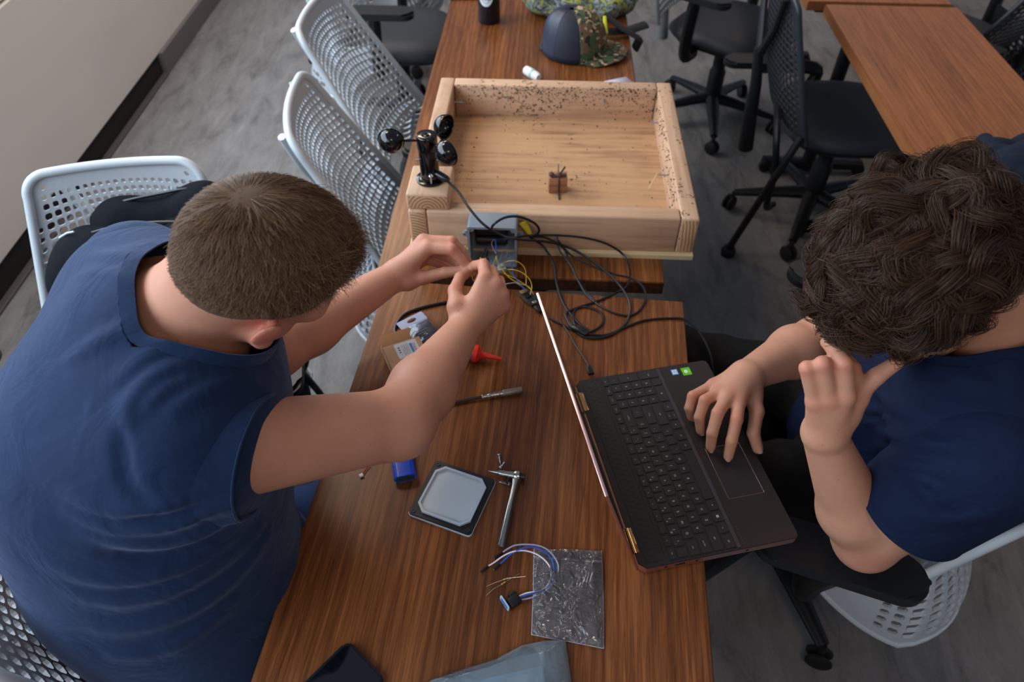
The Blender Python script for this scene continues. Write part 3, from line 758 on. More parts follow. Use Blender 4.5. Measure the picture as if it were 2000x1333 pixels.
# hair: dark underlayer and strands that fan out from the crown
def m_hair(name,c1,c2,rough=.45):
    m=mat(name,c1,rough,spec=.25); t=NT(m); hi=t.n('HairInfo') ; t.base(t.ramp(hi.outputs['Random'],[(0,c1),(1,c2)])); return m
def hair_short(parent,q,B,mask,whorl,n,lens,rad,m,s=.95):
    F,U,R=B; out=[]; W_=np.array(whorl)/np.linalg.norm(whorl); rng=np.random.default_rng(3)
    ax=np.array([.098,.077,.094])*s; base=q(-.008,0,.012)
    X=[];Dv=[];Nn=[];Ln=[]
    while len(X)<n:
        g=rng.normal(size=3); g/=np.linalg.norm(g)
        if not mask(g): continue
        loc=g*ax*1.0; nrm=g/ax; nrm/=np.linalg.norm(nrm)
        away=g-W_*(g@W_); l=np.linalg.norm(away)+1e-6; away/=l
        sw=np.cross(W_,g); 
        fl=away*.9*min(1,l*5)+sw*.9*math.exp(-l*2.6)+rng.normal(size=3)*.12
        fl-=nrm*(fl@nrm)*.9
        X.append(loc);Dv.append(fl/np.linalg.norm(fl));Nn.append(nrm);Ln.append(lens(g)*rng.uniform(.75,1.15))
    X=np.array(X);Dv=np.array(Dv);Nn=np.array(Nn);Ln=np.array(Ln)[:,None]
    k=6; P=[]
    cl=np.round(X/ .010); ph=np.sin(cl@np.array([12.9,78.2,37.7]))*1.0
    tw=np.cross(Nn,Dv)*ph[:,None]*.38
    for i in range(k):
        t_=i/(k-1); P.append(X+Nn*Ln*(.46*t_-.30*t_*t_)+(Dv+tw)*Ln*(.68*t_+.36*t_*t_))
    P=np.stack(P,1); Bm=np.stack([F,R,U])
    return curves('hair_strands',base+P@Bm,rad,m,parent)
hairL=m_hair('hair_light_brown',srgb(62,43,29),srgb(146,112,82))
hcapm=mat('hair_under_left',srgb(88,64,46),.9)
B_=(hF,hU,hR)
def maskL(g):
    f,r,u=g
    # nape, ears and forehead stay bare
    if f>.45: return u>.05+ (f-.45)*.9
    if f>-.25: return u>-.10+.0*abs(r)
    return u>-.10-.75*(-f-.25)
capP=[ell(hq(-.008,0,.012),(.098,.0775,.0945),.01,np.stack([hF,hR,hU]))]
v,q=nets(capP,.004); l=(v-hq(-.008,0,.012))@np.stack([hF,hR,hU]).T/np.array([.098,.0775,.0945]); l/=np.linalg.norm(l,axis=1)[:,None]
sc=np.where(l[:,0]>.45,l[:,2]-(.05+(l[:,0]-.45)*.9),np.where(l[:,0]>-.25,l[:,2]+.10,l[:,2]+.10+.75*(-l[:,0]-.25)))
v2,f2=clip(v,q,sc*.05); hairo=mesh_obj('hair',v2,f2,hcapm,manL)
hair_short(hairo,hq,(hF,hU,hR),maskL,(-.42,-.35,.80),36000,lambda g: .007+.020*min(1,max(0,g[2]*1.1+.25)),(.00034,.00012),hairL)
# ---------------- the curly-haired man on the right
Rr=dict(pel=(.735,.815,.58),waist=(.775,.78,.75),chest=(.735,.715,.92),upc=(.672,.672,.985),c7=(.640,.650,1.100),
       shL=D(1912,902,.87),shR=(.685,.83,1.045),elL=D(1690,1056,1.05),wrL=D(1609,850,.915),elR=D(1592,668,1.31),wrR=T(1460,733,.812))
rc=D(1787,530,.83)
rF=np.array((-.62,-.27,-.74)); rF/=np.linalg.norm(rF); rU=np.array((-.70,-.28,.66)); rU-=rF*(rU@rF); rU/=np.linalg.norm(rU); rR=np.cross(rF,rU)
HR,rq,_=head_prims(rc,rF,rU,rR,.94)
rc7=np.array(Rr['c7'])
PR=torso(Rr,.80)+[cap(rc7,rq(-.035,0,-.045),.055,.054,.03),cap(rc7+np.array([-.03,0,-.03]),rq(0,0,-.05),.050,.047,.03)]+HR
for s,e,w,k in (('shR','elR','wrR',0),('shL','elL','wrL',1)):
    S,E,Wr=[np.array(Rr[x]) for x in (s,e,w)]
    PR+=[cap(S,E*.45+S*.55,.054,.050,.03),cap(E*.45+S*.55,E,.050,.043,.02),cap(E,E*.68+Wr*.32,.042,.046,.02),cap(E*.68+Wr*.32,Wr,.046,.0270,.02)]
cs=lambda a,b,z:T(1040+a/2.777,650+b/2.777,z)
tz=.7640
RR=[('thumb',[cs(1190,330,.800),cs(1217,430,.795),cs(1198,545,.788),cs(1222,630,.7685)],[.0125,.0115,.0105,.0088]),
    ('index',[cs(1120,372,.815),cs(1108,470,.815),cs(1080,590,.795),cs(1062,672,.7715)],[.0112,.0102,.0092,.0080]),
    ('middle',[cs(1058,350,.818),cs(1005,438,.820),cs(975,545,.798),cs(966,622,.7715)],[.0112,.0102,.0092,.0080]),
    ('ring',[cs(1015,325,.812),cs(935,368,.815),cs(905,460,.795),cs(912,532,.7710)],[.0106,.0097,.0088,.0078]),
    ('pinky',[cs(985,285,.803),cs(868,345,.802),cs(850,410,.788),cs(860,458,.7700)],[.0100,.0088,.0080,.0072])]
ct=lambda a,b,t:D(1300+a/1.98,660+b/1.98,t)
LR=[('thumb',[ct(690,300,.900),ct(745,215,.882),ct(815,150,.868),ct(893,97,.862)],[.013,.0120,.0108,.0088]),
    ('pinky',[ct(578,248,.872),ct(547,118,.850),ct(562,112,.876),ct(578,135,.886)],[.0100,.0094,.0080,.0072]),
    ('ring',[ct(634,238,.866),ct(607,103,.842),ct(622,96,.870),ct(634,125,.884)],[.0108,.0103,.0088,.0078]),
    ('middle',[ct(698,226,.862),ct(689,100,.842),ct(655,48,.846),ct(624,18,.852)],[.0112,.0106,.0094,.0080]),
    ('index',[ct(735,240,.885),ct(722,120,.880),ct(690,75,.875),ct(660,50,.868)],[.0112,.0104,.0092,.0080])]
PR+=hand(Rr['wrR'],RR,.026,.0122)+hand(Rr['wrL'],LR,.026,.0115)
redR=[j[1][0] for j in RR+LR]+[j[1][1] for j in RR+LR]+[tuple(rq(.11,0,-.05))+(.02,),tuple(rq(-.016,-.09,-.02))+(.03,),tuple(D(1690,1065,1.03))+(.03,)]
skinR=m_skin('skin_freckled',srgb(202,150,122),srgb(205,100,84))
manR=person('curly dark-haired man in a navy t-shirt resting his face on his hand',PR,skinR,.0024,None,redR)
for f in RR: nail(f[1],f[2][-1],manR,(0,-.2,1))
navyR=m_cloth('deep_navy_jersey',srgb(14,28,56),srgb(10,22,46))
S_,E_=np.array(Rr['shL']),np.array(Rr['elL']); S2,E2=np.array(Rr['shR']),np.array(Rr['elR'])
n1=(E_-S_)/np.linalg.norm(E_-S_); n2=(E2-S2)/np.linalg.norm(E2-S2)
cuffR=((S2+n2*.16,n2,.064),(S_+n1*.125,n1,.066))
bR=shirt_prims(Rr,cuffR,.93,back=(.8,.2,.1),extra=[ell((.76,.73,.86),(.13,.15,.15),.12)])
rkb=rq(-.01,0,-.05); rax=(rkb-rc7)/np.linalg.norm(rkb-rc7); rka=rc7+rax*.018; bR.append(cap(rc7-rax*.04,rc7+rax*.06,.072,.060,.04))
FR=[([(1700,880),(1760,905),(1850,925)],.009,.008),([(1725,850),(1800,865),(1900,870)],.010,.008),([(1720,875),(1790,930),(1860,990)],.009,.007),([(1690,825),(1740,850),(1790,862)],.007,.007),
    ([(1740,895),(1800,950),(1840,1010)],.008,.006),([(1790,1000),(1860,1010),(1940,1000)],.008,.005),([(1700,760),(1760,800),(1820,815)],.009,.005),([(1690,800),(1740,825)],.007,.006),([(1900,640),(1960,700),(1985,780)],.010,.005),([(1840,705),(1880,740),(1950,750)],.008,.005)]
shirtR,SPr,Spr=shirt(Rr,'shirt',manR,navyR,bR,cuffR,(rka,rkb,.10),((.74,.80,.50),(-.1,0,-1)),fold_lines(bR+[cap(S_,np.array(cuffR[1][0])+n1*.09,.0735,.067,.04)],FR))
jean=m_cloth('black_denim',srgb(30,28,27),srgb(20,19,19),700)
legs(Rr['pel'],[np.array(Rr['pel'])+(-.05,-.10,-.02),np.array(Rr['pel'])+(-.02,.10,-.02)],[(.27,.70,.585),(.335,1.00,.60)],[(.24,.66,.12),(.30,1.03,.12)],(.088,.066,.05),manR,jean)
for a in ((.24,.66,.105),(.30,1.03,.105)): shoe(a,(-1,-.1,0),manR)
# curls
def hair_curly(parent,q,Bf,mask,nlock,per,m,s=1.0,seed=5,ax=(.098,.077,.094)):
    F,U,R=Bf; rng=np.random.default_rng(seed); ax=np.array(ax)*s; P=[]; crown=np.array((-.35,.1,.93)); k=18
    n=0
    while n<nlock:
        g=rng.normal(size=3); g/=np.linalg.norm(g)
        if not mask(g): continue
        n+=1
        away=g-crown*(g@crown); away/=np.linalg.norm(away)+1e-6
        away+= np.array((.45,0,0))+rng.normal(size=3)*.55; away-=g*(away@g); away/=np.linalg.norm(away)
        side=np.cross(g,away); L_=rng.uniform(.055,.100)*(1.0 if g[2]>.2 else .6); lift=(rng.uniform(.006,.021)+(rng.uniform(.004,.014) if rng.random()<.3 else 0))*(1 if g[2]>.35 else .6)
        amp=rng.uniform(.009,.021)*(1 if g[2]>.3 else .55); wl=rng.uniform(.045,.075); ph=rng.uniform(0,6.28); sp=rng.choice([-1,1])
        u=np.linspace(0,1,k)[:,None]
        r0=rng.normal(size=(per,2))*.0062
        off=rng.uniform(.75,1.15,size=(per,1,1))
        # guide in direction space
        s_=u*L_/.095
        wave=amp*np.sin(2*PI*u*L_/wl*sp+ph)*np.minimum(1,u*3); cosw=amp*(1-np.cos(2*PI*u*L_/wl))*.6*np.minimum(1,u*2)
        curl=np.clip((u-.72)/.28,0,1)
        dirv=g*np.cos(s_)+away*np.sin(s_)
        rad=(lift*np.sin(PI*np.minimum(1,u*1.05+.08))**.8+cosw*.8-.0*curl)
        tang=-g*np.sin(s_)+away*np.cos(s_)
        guide=dirv*ax+dirv*rad+side*(wave+ .010*sp*curl**2)-tang*curl**2*.012
        for_=np.broadcast_to(guide,(per,k,3)).copy()
        taper=(1-.55*u**2)[None]
        for_+= (side[None,None]*r0[:,None,:1]+away[None,None]*r0[:,None,1:]*.8)*taper
        for_+= (dirv[None]*rng.normal(size=(per,1,1))*.0022*np.minimum(1,u*3)[None])
        tr=rng.normal(size=(per,1,3))*.006; for_+=tr*(u**2)[None]*(rng.random((per,1,1))<.25)
        P.append(for_)
    P=np.concatenate(P); Bm=np.stack([F,R,U]); base=q(-.008,0,.012)
    return curves('hair_strands',base+P@Bm,(.00032,.00014),m,parent)
hairR=m_hair('hair_dark_brown',srgb(26,17,12),srgb(84,58,40),.42)
def maskR(g):
    f,r,u=g
    if r<-.2 and f>-.5 and u<.30: return False
    if f>.35: return u>.12+(f-.35)*.5
    if f>-.2: return u>.10
    return u>.10+(f+.2)*.75
axm=np.array([.098,.079,.094])
v,q=nets([ell(rq(-.008,0,.012),tuple(axm),.01,np.stack([rF,rR,rU]))],.004); l=(v-rq(-.008,0,.012))@np.stack([rF,rR,rU]).T/axm; l/=np.linalg.norm(l,axis=1)[:,None]
sc=np.where(l[:,0]>.35,l[:,2]-.12-(l[:,0]-.35)*.5,np.where(l[:,0]>-.2,l[:,2]-.08,l[:,2]-.08-(l[:,0]+.2)*.75))
v2,f2=clip(v,q,sc*.05); ho=mesh_obj('hair',v2,f2,mat('hair_under_right',srgb(24,18,15),.85),manR)
hair_curly(ho,rq,(rF,rU,rR),maskR,560,68,hairR,.965)
# ------------------------------------------------------------------ the open wooden box and what stands on it
pine=lambda n,al='x',d=0: m_pine(n,srgb(198,160,128),srgb(168,130,100),d,al)
m_px=pine('pine_x'); m_py=pine('pine_y','y'); m_pyd=pine('pine_y_dirty','y',1.0); m_pxd=pine('pine_x_dirty','x',1.25)
m_ring=m_pine('pine_end_grain',srgb(206,168,126),srgb(158,116,80),0,'x',True)
m_ply=m_pine('plywood_floor',srgb(186,144,104),srgb(146,106,74),.1,'x')
m_plye=m_pine('ply_edge',srgb(208,182,138),srgb(176,144,98),0,'x')
BX,BY,BA,BW,BD=-.2176,1.1922,-.05,.6057,.5856
box=empty('wooden_box',(BX,BY,.74),BA,'open shallow pine frame box with soil specks on the back table','box')
TH=.038; HB=.089; PL=.012
def plank(name,c,d,ms,bev=.0045,ends=None):
    b=MB(); b.box(c,d,bev)
    o=b.obj(name,ms,box,angle=60)
    if len(ms)>1:
        for p in o.data.polygons:
            if abs(p.normal[ends])>.95 and p.area>.002: p.material_index=1
    return o
b=MB(); b.box((BW/2-.002,BD/2-.004,PL/2),(BW+.006,BD+.012,PL),.001); b.obj('base_panel',[m_plye],box,smooth=False)
b=MB(); b.box((BW/2,BD/2,PL+.0015),(BW-2*TH+.002,BD-2*TH+.002,.003)); b.obj('floor_panel',[m_ply],box,smooth=False)
plank('side_plank',(TH/2,BD/2,PL+HB/2),(TH,BD,HB),[m_py,m_ring],.0045,1)
plank('side_plank',(BW-TH/2,BD/2,PL+HB/2),(TH,BD,HB),[m_pyd,m_ring],.0045,1)
plank('cross_plank',(BW/2,TH/2,PL+HB/2),(BW-2*TH-.001,TH,HB),[m_px])
plank('cross_plank',(BW/2,BD-TH/2,PL+HB/2),(BW-2*TH-.001,TH,HB),[m_pxd])
m_steel=mat('steel',srgb(200,203,208),.28,1.0); m_zinc=mat('zinc',srgb(190,196,204),.35,1.0)
def screw_mesh(length,r,head,headr,tip=True):
    b=MB(); pr=[(0,-length)]; n=int(length/.0022)
    for i in range(n):
        z=-length+.002+i*(length-.004)/n; k=min(1,(i+1)/3)
        pr+=[(r*.68*k,z),(r*k,z+.0008)]
    pr+=[(r*.7,0)]
    b.lathe(pr,10)
    if head=='pan': b.lathe([(0,0),(headr*.8,0),(headr,.0008),(headr*.95,.0018),(headr*.6,.0028),(headr*.28,.0031),(headr*.22,.0018),(0,.0018)],16)
    return b
# screws poking through the planks
for px,py,dx,dy,ln in ((880,198,1,0,.030),(993,180,0,-1,.022),(1179,186,0.05,-1,.022),(1288,239,-1,0,.026),(1306,341,-1,.03,.028)):
    inside={1:TH,-1:BW-TH}
    b=MB(); b.tube([(0,0,0),(ln*.8,0,0),(ln,0,0)],[.0017,.0017,.0004],8)
    for k in range(9): b.tube([(.002+k*ln*.09,0,0),(.0028+k*ln*.09,0,0)],.0022,8)
    if abs(dx)>.5: 
        w=T(px,py,.74+.062); M=Matrix.Rotation(-BA,4,'Z')@(Matrix.Translation((w[0]-BX,w[1]-BY,w[2]-.74)))
        xx=TH-.002 if dx>0 else BW-TH+.002; yy=(M.translation.y); z=.060
        M=frame((xx,yy,z),(dx,0,0))
    else:
        w=T(px,py,.74+.066); q=Matrix.Rotation(-BA,4,'Z')@Vector((w[0]-BX,w[1]-BY,0)); M=frame((q.x,BD-TH+.002,.068),(0,-1,0))
    bmesh.ops.transform(b.bm,matrix=M,verts=b.bm.verts[:]); b.obj('screw_tip',m_zinc,box)
# soil crumbs stuck inside: nobody could count them
rng=np.random.default_rng(4); b=MB()
for k in range(800):
    if k<520: x,y,z=rng.uniform(TH,BW-TH),BD-TH-.0006,PL+HB*(1-abs(rng.normal())*.33)
    elif k<700: x,y,z=BW-TH-.0006-0,rng.uniform(.1,BD-TH),PL+HB*(1-abs(rng.normal())*.4)
    else: x,y,z=rng.uniform(TH,BW-TH),rng.uniform(TH,BD-TH),PL+.0035
    if z<PL+.003: continue
    r=rng.uniform(.0005,.0017)+(.0008 if rng.random()<.12 else 0)
    vs=bmesh.ops.create_icosphere(b.bm,subdivisions=1,radius=r)['verts']; bmesh.ops.translate(b.bm,vec=(x,y,z),verts=vs)
o=b.obj('soil_crumbs',mat('soil',srgb(44,34,28),.95),box); o['kind']='stuff'
# small block with the wired probe inside the box
w=T(1088,372,.755); q=Matrix.Rotation(-BA,4,'Z')@Vector((w[0]-BX,w[1]-BY,0))
pb=empty('sensor_block',T(1089,376,.7552),0.02,'small wooden block with a dark wire tied on top inside the box','block')
dark_end=m_pine('weathered_end_grain',srgb(160,114,80),srgb(110,74,52),.8,'x')
b=MB(); b.box((0,.012,.020),(.043,.030,.040),.002); b.obj('block',dark_end,pb)
dw=mat('dirty_wire',srgb(58,50,46),.7)
b=MB(); b.tube(spline([(.002,-.03,.0015),(.002,-.006,.004),(.002,-.004,.03),(.002,.0,.0405),(.004,.006,.046),(.016,.022,.055)],6),.0022,8); b.obj('wire',dw,pb)
b=MB(); b.tube([(-.017,.004,.043),(.018,.007,.044)],[.0045,.0035],8); b.ball((-.016,.006,.046),.006); b.ball((.001,.004,.046),(.007,.006,.005)); b.obj('clamp',mat('rusty',srgb(84,66,56),.8),pb)
b=MB(); b.tube([(.0,.004,.044),(-.001,.008,.072)],[.0022,.0016],8); b.obj('pin',m_zinc,pb)
b=MB(); st=[T(1284,338,.80),T(1267,369,.757)]; b.tube([tuple(x) for x in st],.0012,6); tag(b.obj('straw',mat('straw',srgb(214,190,120),.7)),'short pale straw leaning against the right inside of the box','straw')
# block carrying the wind sensor, on the near left corner
zt=.879; c=[T(793,381,zt),T(878,380,zt),T(883,323,zt),T(806,323,zt)]
ctr=sum(c)/4; wx=float(np.linalg.norm(c[1]-c[0])); wy=float(np.linalg.norm(c[3]-c[0]))
cb=empty('mounting_block',(ctr[0],ctr[1],.841),BA,'short pine block on the near left corner of the wooden box','block')
b=MB(); b.box((0,0,.019),(wx,wy,.038),.005,seg=3); o=b.obj('block',[m_py,m_ring],cb,angle=60)
for p in o.data.polygons:
    if abs(p.normal.y)>.95 and p.area>.001: p.material_index=1
gl=mat('gloss_black',srgb(12,12,14),.14,spec=.6)
aw=T(841,352,.8795)
an=empty('anemometer',(aw[0],aw[1]+.004,.8792),0,'glossy black three-cup wind sensor standing on the pine block','sensor')
b=MB(); b.lathe([(0,0),(.0300,0),(.0305,.001),(.0305,.004),(.029,.005),(.0205,.006),(.0200,.0085),(0,.0085)],40); b.obj('flange',gl,an)
b=MB(); b.lathe([(.0205,.005),(.0198,.02),(.0195,.072),(.0185,.074),(0,.074)],40); b.obj('body',gl,an)
b=MB(); b.lathe([(.0,.072),(.0205,.074),(.0212,.077),(.0212,.102),(.0200,.1045),(.0195,.1048),(.006,.1035),(.005,.105),(.0045,.106),(.002,.1055),(0,.105)],40); rt=b.obj('rotor_cap',gl,an)
for ang,cupdir in ((181,95),(47,-22),(-48,-8)): pass
hz=.091
def cup(ang,side):
    a=math.radians(ang); L_=.072 if ang>100 else .062; d=Vector((math.cos(a),math.sin(a),0)); n=Vector((-math.sin(a),math.cos(a),0))*side
    b=MB(); b.tube([(d*.018)+Vector((0,0,hz)),(d*(L_-.018))+Vector((0,0,hz))],.0027,8); b.obj('arm',gl,rt)
    M=frame(d*L_+Vector((0,0,hz)),n,z=(0,0,1))@Matrix.Rotation(PI/2,4,'Y'); b=MB(); pr=[]; R_=.0255
    for k in range(0,13): t_=PI/2*k/12; pr.append((R_*math.sin(t_),R_*1.0*(1-math.cos(t_))-R_))
    pr=[(r_,z_) for r_,z_ in pr]; pr+=[(R_*1.06,.0),(R_*1.06,.0012),(R_*.97,.0012)]
    for k in range(12,-1,-1): t_=PI/2*k/12; pr.append((R_*.95*math.sin(t_),R_*.95*(1-math.cos(t_))-R_*.95+.0004))
    b.lathe(pr,32,M,cap=False); b.obj('cup',gl,rt)
cup(180,-1); cup(56,-1); cup(-44,1)
for dx,dz in ((-.0205,.052),(.0195,.052)):
    b=MB(); b.tube([(dx*.9,-.008,dz),(dx*1.25,-.010,dz)],.0022,10); b.obj('set_screw',m_steel,an)
b=MB(); b.lathe([(.0,.0),(.002,0),(.002,.017),(.0042,.017),(.0046,.019),(.003,.0205),(.0018,.0195),(0,.0195)],14,Matrix.Translation((.004,-.0235,.005))); b.obj('bolt',m_steel,an)
b=MB(); b.tube([(.014,-.010,.020),(.024,-.016,.018),(.036,-.024,.016),(.037,-.025,.0158),(.040,-.027,.015)],[.0075,.0085,.0075,.0066,.0055],14); b.obj('connector',mat('connector_black',srgb(18,18,20),.3),an)
# ------------------------------------------------------------------ grey enclosure leaning on the box front
m_enc=mat('abs_grey',srgb(132,140,148),.42); m_enci=mat('abs_inside',srgb(108,116,122),.5)
e0,e1,e2,e3=T(912,448,.828),T(1013,444,.828),T(1013,518,.742),T(917,518,.742)
ec=(e0+e1+e2+e3)/4
en=empty('enclosure',((e0[0]+e1[0])/2,1.1535,.7425),-.05,'grey plastic enclosure with open front leaning against the wooden box','enclosure',rot=(0,0,-.05))
W2,H2,DP=.102,.104,.05
b=MB(); bo=rrect(W2,H2,.006,4,0,H2/2); bi=rrect(W2-.010,H2-.010,.004,4,0,H2/2)
Mx=Matrix.Rotation(PI/2,4,'X')
def ring_prism(b,o_,i_,z0,z1,M,back=None):
    n=len(o_); vo0=[b.bm.verts.new((*p,z0)) for p in o_]; vo1=[b.bm.verts.new((*p,z1)) for p in o_]; vi0=[b.bm.verts.new((*p,z0)) for p in i_]; vi1=[b.bm.verts.new((*p,back if back is not None else z1)) for p in i_]
    for k in range(n):
        j=(k+1)%n
        b.bm.faces.new((vo0[k],vo0[j],vo1[j],vo1[k])); b.bm.faces.new((vo0[j],vo0[k],vi0[k],vi0[j])); b.bm.faces.new((vi0[j],vi0[k],vi1[k],vi1[j]))
        if back is None: b.bm.faces.new((vo1[k],vo1[j],vi1[j],vi1[k]))
    if back is not None: b.bm.faces.new(vi1); b.bm.faces.new(vo1[::-1])
    bmesh.ops.transform(b.bm,matrix=M,verts=vo0+vo1+vi0+vi1)
ring_prism(b,bo,bi,DP/2,-DP/2,Mx,back=-DP/2+.003)
b.obj('shell',m_enc,en,angle=30)
for sx,sz in ((-1,0),(1,0),(-1,1),(1,1)):
    b=MB(); x=sx*(W2/2-.008); z=.008+sz*(H2-.016); b.lathe([(.0016,0),(.0016,.006),(.0055,.006),(.0055,0)],12,Matrix.Translation((x,-DP/2+.0095,z))@Matrix.Rotation(PI/2,4,'X'),cap=False)
    b.tube([(x,-DP/2+.009,z),(x,-DP/2+.002,z)],.0058,12); b.obj('screw_post',m_enc,en)
for sx in (-1,1):
    b=MB(); b.prism([(0,-.007),(.010,-.0065),(.013,0),(.010,.0065),(0,.007)],-.002,.002,Matrix.Translation((sx*(W2/2-.001),-.004,.072))@Matrix.Rotation(PI/2,4,'X')@Matrix.Scale(sx,4,(1,0,0))); b.lathe([(.002,0),(.005,0),(.005,.004),(.002,.004)],14,Matrix.Translation((sx*(W2/2+.007),-.005,.072))@Matrix.Rotation(PI/2,4,'X'),cap=False); b.obj('mounting_lug',m_enc,en)
b=MB()
for k,zz in ((1,.050),(2,.078)): b.tube([(-.034,.004,zz),(.026,.004,zz)],.0125,18)
b.box((-.004,.014,.064),(.068,.014,.062),.003); b.obj('battery_holder',mat('holder_black',srgb(14,14,16),.35),en)
# ------------------------------------------------------------------ cables
m_cable=mat('cable_black',srgb(20,21,24),.42)
def cable(name,label,pts,r,m=m_cable,n=8,group=None,cat='cable'):
    b=MB(); b.tube([tuple(p) for p in spline(pts,n)],r,8); return tag(b.obj(name,m),label,cat,group)
zt=.7425
def crs(l,z,ox=700,oy=180,s=2.857):   # crop coordinates -> points
    return [T(ox+a/s,oy+b_/s,zz if (zz:=(c_[0] if c_ else z)) else z) for a,b_,*c_ in l]
cable('sensor_cable','thick black cable running from the wind sensor across the enclosure to the loops',crs([(500,500,.893),(560,560,.90),(620,650,.892),(700,740,.875),(800,800,.85),(900,822,.838),(1050,835,.80),(1180,870,.775),(1300,940,.765),(1400,1020,.757),(1480,1110,.75),(1515,1200,zt),(1490,1290,zt),(1400,1360,zt),(1270,1370,zt),(1185,1310,zt),(1150,1240,zt)],zt),.0027)
cable('loop_cable','black cable looping out of the enclosure with a yellow tape flag',crs([(740,800,.80),(750,745,.862),(820,700,.872),(900,697,.872),(980,730,.855),(1008,770,.83),(985,805,.805),(960,810,.80),(1030,860,.775),(1090,960,.765),(1110,1080,.75),(1150,1190,zt),(1230,1290,zt),(1300,1340,zt)],zt),.0026)
cable('loop_cable','black cable in a wide loop toward the right table corner',crs([(760,830,.79),(850,815,.84),(960,800,.815),(1110,800,.803),(1250,812,.798),(1380,845,.782),(1480,910,.756),(1515,1000,.752),(1500,1080,.75),(1440,1120,zt),(1340,1165,zt),(1220,1205,zt),(1160,1240,zt),(1200,1310,zt),(1280,1340,zt),(1355,1300,zt),(1360,1240,zt),(1280,1200,zt),(1210,1215,zt),(1205,1290,zt),(1250,1350,zt)],zt),.0023)
cable('loop_cable','black cable dropping down from the box front in a long inner loop',crs([(1108,808,.797),(1120,880,.777),(1180,960,.76),(1230,1060,.75),(1280,1140,zt),(1360,1200,zt),(1450,1240,zt),(1540,1240,zt),(1598,1170,zt),(1590,1090,.75),(1520,1040,.752),(1420,1015,.755),(1290,965,.76),(1180,905,.766),(1112,826,.792)],zt),.0021)
cable('loop_cable','black cable leaving the loops along the box front',crs([(960,805,.79),(1050,815,.785),(1130,860,.775),(1160,900,.765),(1200,1000,.755),(1260,1100,zt),(1330,1180,zt)],zt),.0021)
uc=[(1005,1190,.752),(1060,1240,zt),(1130,1290,zt),(1180,1310,zt)]
cable('usb_cable','black cable from the small circuit board to the cable loops',crs([(985,1180,.752),(1020,1215,zt),(1080,1270,zt),(1150,1305,zt),(1200,1335,zt)],zt),.0020)
cable('usb_cable','black cable plugged into the rear of the laptop',[T(1093,627,zt),T(1110,650,zt),T(1122,672,.745),T(1134,690,.749),T(1145,708,.750),T(1150,718,.750)],.0017)
b=MB(); a_=T(1119,640,.7465); b_=T(1144,652,.7465); b.tube([a_+(a_-b_)*.15,a_,b_,b_+(b_-a_)*.15],[.003,.0062,.0062,.003],14); tag(b.obj('cable_joint',mat('joint_black',srgb(16,16,18),.4)),'thick black moulded barrel on the cable right of the laptop screen','cable part')
cable('charger_cable','thin black cable running off the right edge behind the laptop',[T(1130,650,zt),T(1180,655,zt),T(1220,640,zt),T(1260,626,zt),T(1310,622,zt),T(1338,625,zt),T(1365,648,.735),T(1385,685,.72),T(1392,715,.70),T(1396,760,.66)],.0022)
# usb plug at the laptop
pa,pbb=T(1148,712,.7505),T(1157,737,.7505); M=frame((pa+pbb)/2,pbb-pa)
b=MB(); b.box((0,0,0),(.018,.011,.0065),.0012,M=M); b.tube([(-.016,0,0),(-.009,0,0)],[.002,.0032],10,M=M); tag(b.obj('usb_plug',mat('plug_black',srgb(16,18,22),.35)),'black usb plug pushed into the far side of the laptop','plug')
cable('probe_lead','black cable passing under the right forearm toward the blister pack',[T(780,648,zt),T(775,660,.743),T(772,640,zt),T(790,615,zt),T(830,600,zt),T(880,590,zt),T(920,585,zt)],.0033,cat='cable')
# probe with metal connector
pr=empty('probe_cable',T(941,777,.7445),0,'black lead ending in a silver metal connector on the walnut table','cable')
def onto(pts,base): return [tuple(np.array(p)-np.array(base)) for p in pts]
pb0=T(941,777,.7445); b=MB(); b.tube(onto(spline([T(850,800,.7445),T(880,789,.7445),T(910,782,.7445),T(942,776,.7455)],6),pb0),.0027,10); b.obj('lead',m_cable,pr)
m_nick=mat('nickel',srgb(176,172,164),.3,1.0); knurl=mat('knurled',srgb(150,142,128),.45,.8); t_=NT(knurl); t_.bump(t_.noise(t_.coord(),900,1),.5,.0008)
a_,c_=T(941,776,.7465),T(1019,762,.7465); M=frame(tuple(a_-pb0),c_-a_); ln=float(np.linalg.norm(c_-a_)); k=ln/.078
My=M@Matrix.Rotation(PI/2,4,'Y')
b=MB(); b.lathe([(0,0),(.0042,0),(.0046,.001),(.0046,.003),(.0036,.0035),(.0036,.0055),(.0044,.006),(.0044,.0078),(.0034,.0085),(.0036,.011),(.0040,.0115),(.0040,.023*k),(.0060,.0235*k),(.0060,.028*k),(.0044,.0285*k),(.0048,.034*k),(.0058,.035*k),(.0058,.042*k)],20,My); b.obj('connector',m_nick,pr)
b=MB(); b.lathe([(.0058,.040*k),(.0064,.042*k),(.0064,.076*k),(.0058,.078*k),(.0045,.078*k),(.0043,.072*k),(0,.072*k)],24,My); b.obj('sleeve',knurl,pr)
